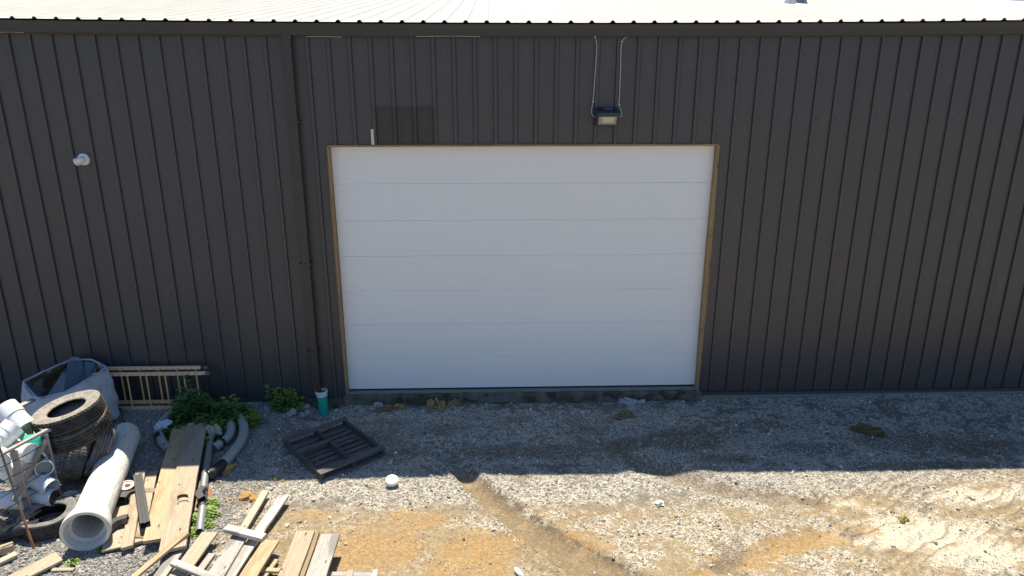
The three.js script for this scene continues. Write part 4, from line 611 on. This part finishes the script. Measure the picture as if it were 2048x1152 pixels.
fitting('drum', 'white plastic drum filling the back of the crate', 'drum', 60, 905, 0.55, [0.1, 1, 0.05], 0.22, 0.5, M.pvc, { ring: [0.45, 0.1], end: offw });
fitting('drain_tube', 'thick black plastic pipe poking out at the left edge by the car tire', 'pipe', 12, 1068, 0.12, [0.93, 0.12, -0.28], 0.075, 0.75, M.blackPlastic, { ring: [0.34, 0.46] });
crumple('paint_rag', 'dark red rag lying in the stained flange', 'rag', 66, 936, 0.62, 0.06, 0.03, 0.05, 6, plain(0.16, 0.02, 0.015, 0.9));
{
  const a = G(69, 1101, -0.02), b = G(-6, 880, 1.3), t = thing('steel_stake', 'thin rusty steel stake leaning against the crate', 'stake'), mid = a.clone().lerp(b, 0.42);
  part('rusty_end', new THREE.CylinderGeometry(0.013, 0.015, a.distanceTo(mid), 6).rotateZ(0), std({ map: dirt([0.32, 0.12, 0.05], [0.42, 0.26, 0.1], 21), roughness: 0.9 }), t); part('shaft', new THREE.CylinderGeometry(0.013, 0.013, mid.distanceTo(b), 6), plain(0.13, 0.14, 0.13, 0.6, 0.3), t);
  const q = new THREE.Quaternion().setFromUnitVectors(V(0, 1, 0), b.clone().sub(a).normalize()); t.children[0].quaternion.copy(q); t.children[1].quaternion.copy(q); t.children[0].position.copy(a).lerp(mid, 0.5); t.children[1].position.copy(mid).lerp(b, 0.5);
}
crumple('plastic_wrap', 'twisted scrap of clear wrap caught at the foot of the corner post', 'plastic wrap', 128, 1000, 0.12, 0.05, 0.08, 0.14, 5, plain(0.42, 0.41, 0.38, 0.35), 1.2);
// ---------------------------------------------------------------- small things in the yard
{
  const c = G(784, 966, 0.05), t = thing('end_cap_fitting', 'small white pipe cap standing alone on the sunny gravel', 'pipe cap', [c.x, H(c.x, c.z) + 0.05, c.z]); t.rotation.set(0.25, 0, -0.08);
  const l = pts => toCreasedNormals(new THREE.LatheGeometry(pts.map(p => new THREE.Vector2(...p)), 40), 0.5);
  part('plug', l([[0, -0.07], [0.055, -0.068], [0.062, -0.06], [0.068, 0.02]]), M.pvc, t); part('cap_top', l([[0.068, 0.01], [0.083, 0.012], [0.088, 0.02], [0.088, 0.052], [0.082, 0.06], [0.04, 0.066], [0, 0.067]]), M.pvc, t); part('square_nub', box(0.03, 0.008, 0.018, 0.002), plain(0.6, 0.6, 0.6), t, [0, 0.069, 0]);
}
const foam = std({ map: dirt([0.6, 0.42, 0.13], [0.24, 0.17, 0.07], 41), roughness: 0.95 }), foamD = std({ map: dirt([0.42, 0.3, 0.13], [0.11, 0.085, 0.05], 43), roughness: 0.95 }), pap = plain(0.4, 0.4, 0.38, 0.8);
const scraps = [[872, 812, 0.12, 0.07, 0.13, foam, 'yellow foam insulation chunk lying on end below the door sill, left of two'], [911, 808, 0.07, 0.07, 0.11, foam, 'small yellow insulation tuft closest to the sill, right of the chunk on end'], [800, 816, 0.09, 0.05, 0.07, foam, 'round yellow insulation wad left of the bigger chunk'], [770, 820, 0.13, 0.04, 0.07, foamD, 'flattened brown insulation scrap nearest the drain pipe side'], [755, 812, 0.06, 0.05, 0.06, pap, 'grey scrap of paper backing beside the brown insulation'], [1250, 833, 0.17, 0.045, 0.08, foamD, 'flat mustard insulation slab in the shade before the right half of the door'], [1262, 806, 0.22, 0.035, 0.06, pap, 'long white backed insulation strip against the sill'], [1576, 847, 0.2, 0.03, 0.05, plain(0.34, 0.29, 0.24, 0.9), 'torn brown and white strip in the shade right of the door'], [1738, 868, 0.24, 0.06, 0.06, std({ map: dirt([0.2, 0.165, 0.08], [0.06, 0.05, 0.028], 47), roughness: 0.95 }), 'crumpled olive tarp scrap in the shade far right'], [1805, 1038, 0.1, 0.045, 0.06, plain(0.46, 0.38, 0.16, 0.9), 'small yellow scrap on the sunny dirt at right'], [1716, 858, 0.12, 0.05, 0.06, foamD, 'small brown wad at the left end of the olive scrap']];
scraps.forEach(([x, y, rx, ry, rz, m, l], i) => ragged('insulation_scrap', l, 'scrap', x, y, rx * 0.78, ry * 0.85, rz * 0.8, i + 2, m, [0.4, 1.2, 0, 0.2, 0, 0.15, 0, 0.1, -0.45, 0.2, 0][i]));
crumple('plastic_stub', 'short white plastic stub lying at the bottom edge of the yard', 'pipe stub', 1038, 1145, 0.03, 0.03, 0.03, 0.09, 4, M.pvc, 0.2);
crumple('foam_scrap', 'torn white scrap left of the pallet in the board heap', 'scrap', 466, 828, 0.12, 0.05, 0.03, 0.06, 9, plain(0.6, 0.6, 0.6), 0.9);
const rockM = plain(0.36, 0.34, 0.3, 0.95), clodM = std({ map: dirt([0.44, 0.27, 0.1], [0.34, 0.2, 0.08], 30), roughness: 1 });
const rocks = [[583, 828, 0.085, 'largest pale rock below the small bush by the wall'], [612, 814, 0.075, 'flat rock between the small bush and the drain pipe, upper one'], [600, 812, 0.05, 'round rock just left of the flat one by the drain pipe'], [613, 822, 0.055, 'whitish rock right below the flat one by the drain pipe'], [603, 826, 0.04, 'small rock between the largest pale rock and the drain pipe'], [533, 825, 0.04, 'lone grey rock left of the small bush']];
rocks.forEach(([x, y, s, l], i) => { const o = crumple('rock', l, 'rock', x, y, 0.0, s * 1.15, s * 0.8, s, i * 3 + 1, rockM, 0.5, 2); o.position.y = H(o.position.x, o.position.z) + s * 0.4; });
[[450, 941, 0.1, 'lumpy orange clod of soil by the black corrugated pipe end'], [492, 995, 0.07, 'orange clod at the top of the pale stud'], [505, 1000, 0.055, 'smaller orange clod beside the one at the pale stud'], [552, 958, 0.03, 'brown clod left of two near the shadow edge'], [566, 962, 0.028, 'brown clod right of two near the shadow edge'], [458, 1001, 0.035, 'orange clod between the weeds and the pale stud'], [1320, 1008, 0.05, 'white stone standing out on the sunny gravel']].forEach(([x, y, s, l], i) => { const o = crumple(i < 6 ? 'soil_clod' : 'rock', l, i < 6 ? 'clod' : 'rock', x, y, 0, s * 1.2, s * 0.7, s, i * 5 + 2, i < 6 ? clodM : plain(0.66, 0.65, 0.6, 0.9), 0.7, 3); o.position.y = H(o.position.x, o.position.z) + s * 0.3; });
// stones heaped at the wall foot
// ---------------------------------------------------------------- plants
function plant(name, label, cat, list, leafSize, n, seed, bright) {
  const t = thing(name, label, cat), r = RNG(seed), pos = [], col = [], idx = [], stems = [];
  for (const [x, y, h, R, ht, sunny] of list) {
    const c = G(x, y, 0), base = V(c.x, H(c.x, c.z), c.z), m = Math.round(n * R * R * 12);
    for (let s = 0; s < 5; s++) { const a = r() * 6.3, d = V(Math.cos(a) * R * 0.7, ht * (0.6 + 0.4 * r()), Math.sin(a) * R * 0.6); stems.push(tube([base.clone(), base.clone().addScaledVector(d, 0.5).add(V(0, 0.05, 0)), base.clone().add(d)], 0.006, 6, 4)); }
    for (let k = 0; k < m; k++) {
      const a = r() * 6.3, q = Math.sqrt(r()), e = Math.pow(r(), 0.8), bulk = Math.sqrt(Math.max(0, 1 - (e - 0.35) ** 2 / 0.5)), lumpK = 0.55 + 0.9 * noise(a * 1.6 + seed, e * 3.5);
      const p = base.clone().add(V(Math.cos(a) * q * R * bulk * lumpK, h + e * ht * (1 - 0.35 * q * q) * lumpK, Math.sin(a) * q * R * bulk * 0.85 * lumpK));
      const L = leafSize * (0.6 + 0.7 * r()), dir = V(Math.cos(a) + (r() - 0.5) * 1.3, -0.25 + r() * 0.7, Math.sin(a) + (r() - 0.5) * 1.3).normalize(), side = V(-dir.z, (r() - 0.5) * 0.7, dir.x).normalize(), nrm = dir.clone().cross(side), i0 = pos.length / 3;
      const w = L * 0.33; for (const pt of [p, p.clone().addScaledVector(dir, L * 0.45).addScaledVector(side, w).addScaledVector(nrm, w * 0.35), p.clone().addScaledVector(dir, L), p.clone().addScaledVector(dir, L * 0.45).addScaledVector(side, -w).addScaledVector(nrm, w * 0.35), p.clone().addScaledVector(dir, L * 0.5)]) pos.push(pt.x, pt.y, pt.z);
      const g = r(), yel = sunny ? 0.5 + 0.5 * r() : r() < 0.18 ? 0.6 * r() : 0.1 * r(), cc = mix3(mix3([0.045, 0.125, 0.022], [0.085, 0.2, 0.04], g), [0.28, 0.4, 0.045], yel * bright);  // sunny only picks yellower leaf colours for a clump
      for (let v = 0; v < 5; v++) col.push(...cc); idx.push(i0, i0 + 1, i0 + 4, i0 + 1, i0 + 2, i0 + 4, i0 + 2, i0 + 3, i0 + 4, i0 + 3, i0, i0 + 4);
    }
  }
  const g = new THREE.BufferGeometry(); g.setAttribute('position', new THREE.Float32BufferAttribute(pos, 3)); g.setAttribute('color', new THREE.Float32BufferAttribute(col, 3)); g.setIndex(idx); g.computeVertexNormals();
  part('foliage', g, new THREE.MeshPhysicalMaterial({ vertexColors: true, roughness: 0.6, side: THREE.DoubleSide, transmission: 0.25, thickness: 0 }), t, null, 'stuff');
  part('stems', mergeGeometries(stems), plain(0.07, 0.09, 0.03, 0.8), t, null, 'stuff');
}
plant('bush', 'sprawling dark green bush by the wall, over the boards and white pipes', 'bush', [[388, 850, 0.02, 0.3, 0.46, 0], [425, 856, 0.02, 0.3, 0.3, 0], [455, 852, 0.02, 0.2, 0.3, 0], [368, 854, 0.02, 0.22, 0.42, 0], [462, 848, 0.08, 0.1, 0.4, 1], [501, 853, 0.02, 0.12, 0.2, 1], [420, 872, 0.02, 0.16, 0.2, 1], [352, 872, 0.0, 0.17, 0.22, 0], [482, 842, 0.0, 0.15, 0.22, 0], [440, 880, 0.0, 0.12, 0.16, 0], [376, 838, 0.15, 0.11, 0.5, 0], [405, 870, 0.0, 0.16, 0.22, 0], [450, 862, 0.0, 0.14, 0.2, 1]], 0.1, 620, 5, 1.0);
plant('bush', 'small light green bush against the wall left of the teal drain pipe', 'bush', [[573, 824, 0.04, 0.15, 0.3, 1], [589, 822, 0.06, 0.12, 0.32, 1], [546, 818, 0.12, 0.08, 0.26, 1], [565, 826, 0.0, 0.13, 0.2, 0]], 0.085, 560, 9, 0.9);
plant('weed', 'low weeds growing along both sides of the lower conduit', 'weeds', [[418, 1030, 0, 0.13, 0.07, 1], [424, 1012, 0, 0.11, 0.07, 1], [388, 1045, 0, 0.1, 0.09, 1], [384, 1070, 0, 0.1, 0.06, 1], [413, 1052, 0, 0.1, 0.05, 1], [412, 900, 0.1, 0.09, 0.1, 1]], 0.035, 4200, 15, 0.95);
plant('weed', 'tuft of pale grass on the gravel below the concrete pipe mouth', 'weeds', [[148, 1130, 0, 0.06, 0.05, 1], [203, 1108, 0, 0.04, 0.06, 1]], 0.035, 5000, 17, 1);
plant('weed', 'small dark weed at the foot of the sill near the yellow insulation', 'weeds', [[828, 800, 0.02, 0.1, 0.1, 0], [812, 802, 0.0, 0.07, 0.06, 0]], 0.04, 3600, 19, 0.3);
renderer.render(scene, camera);
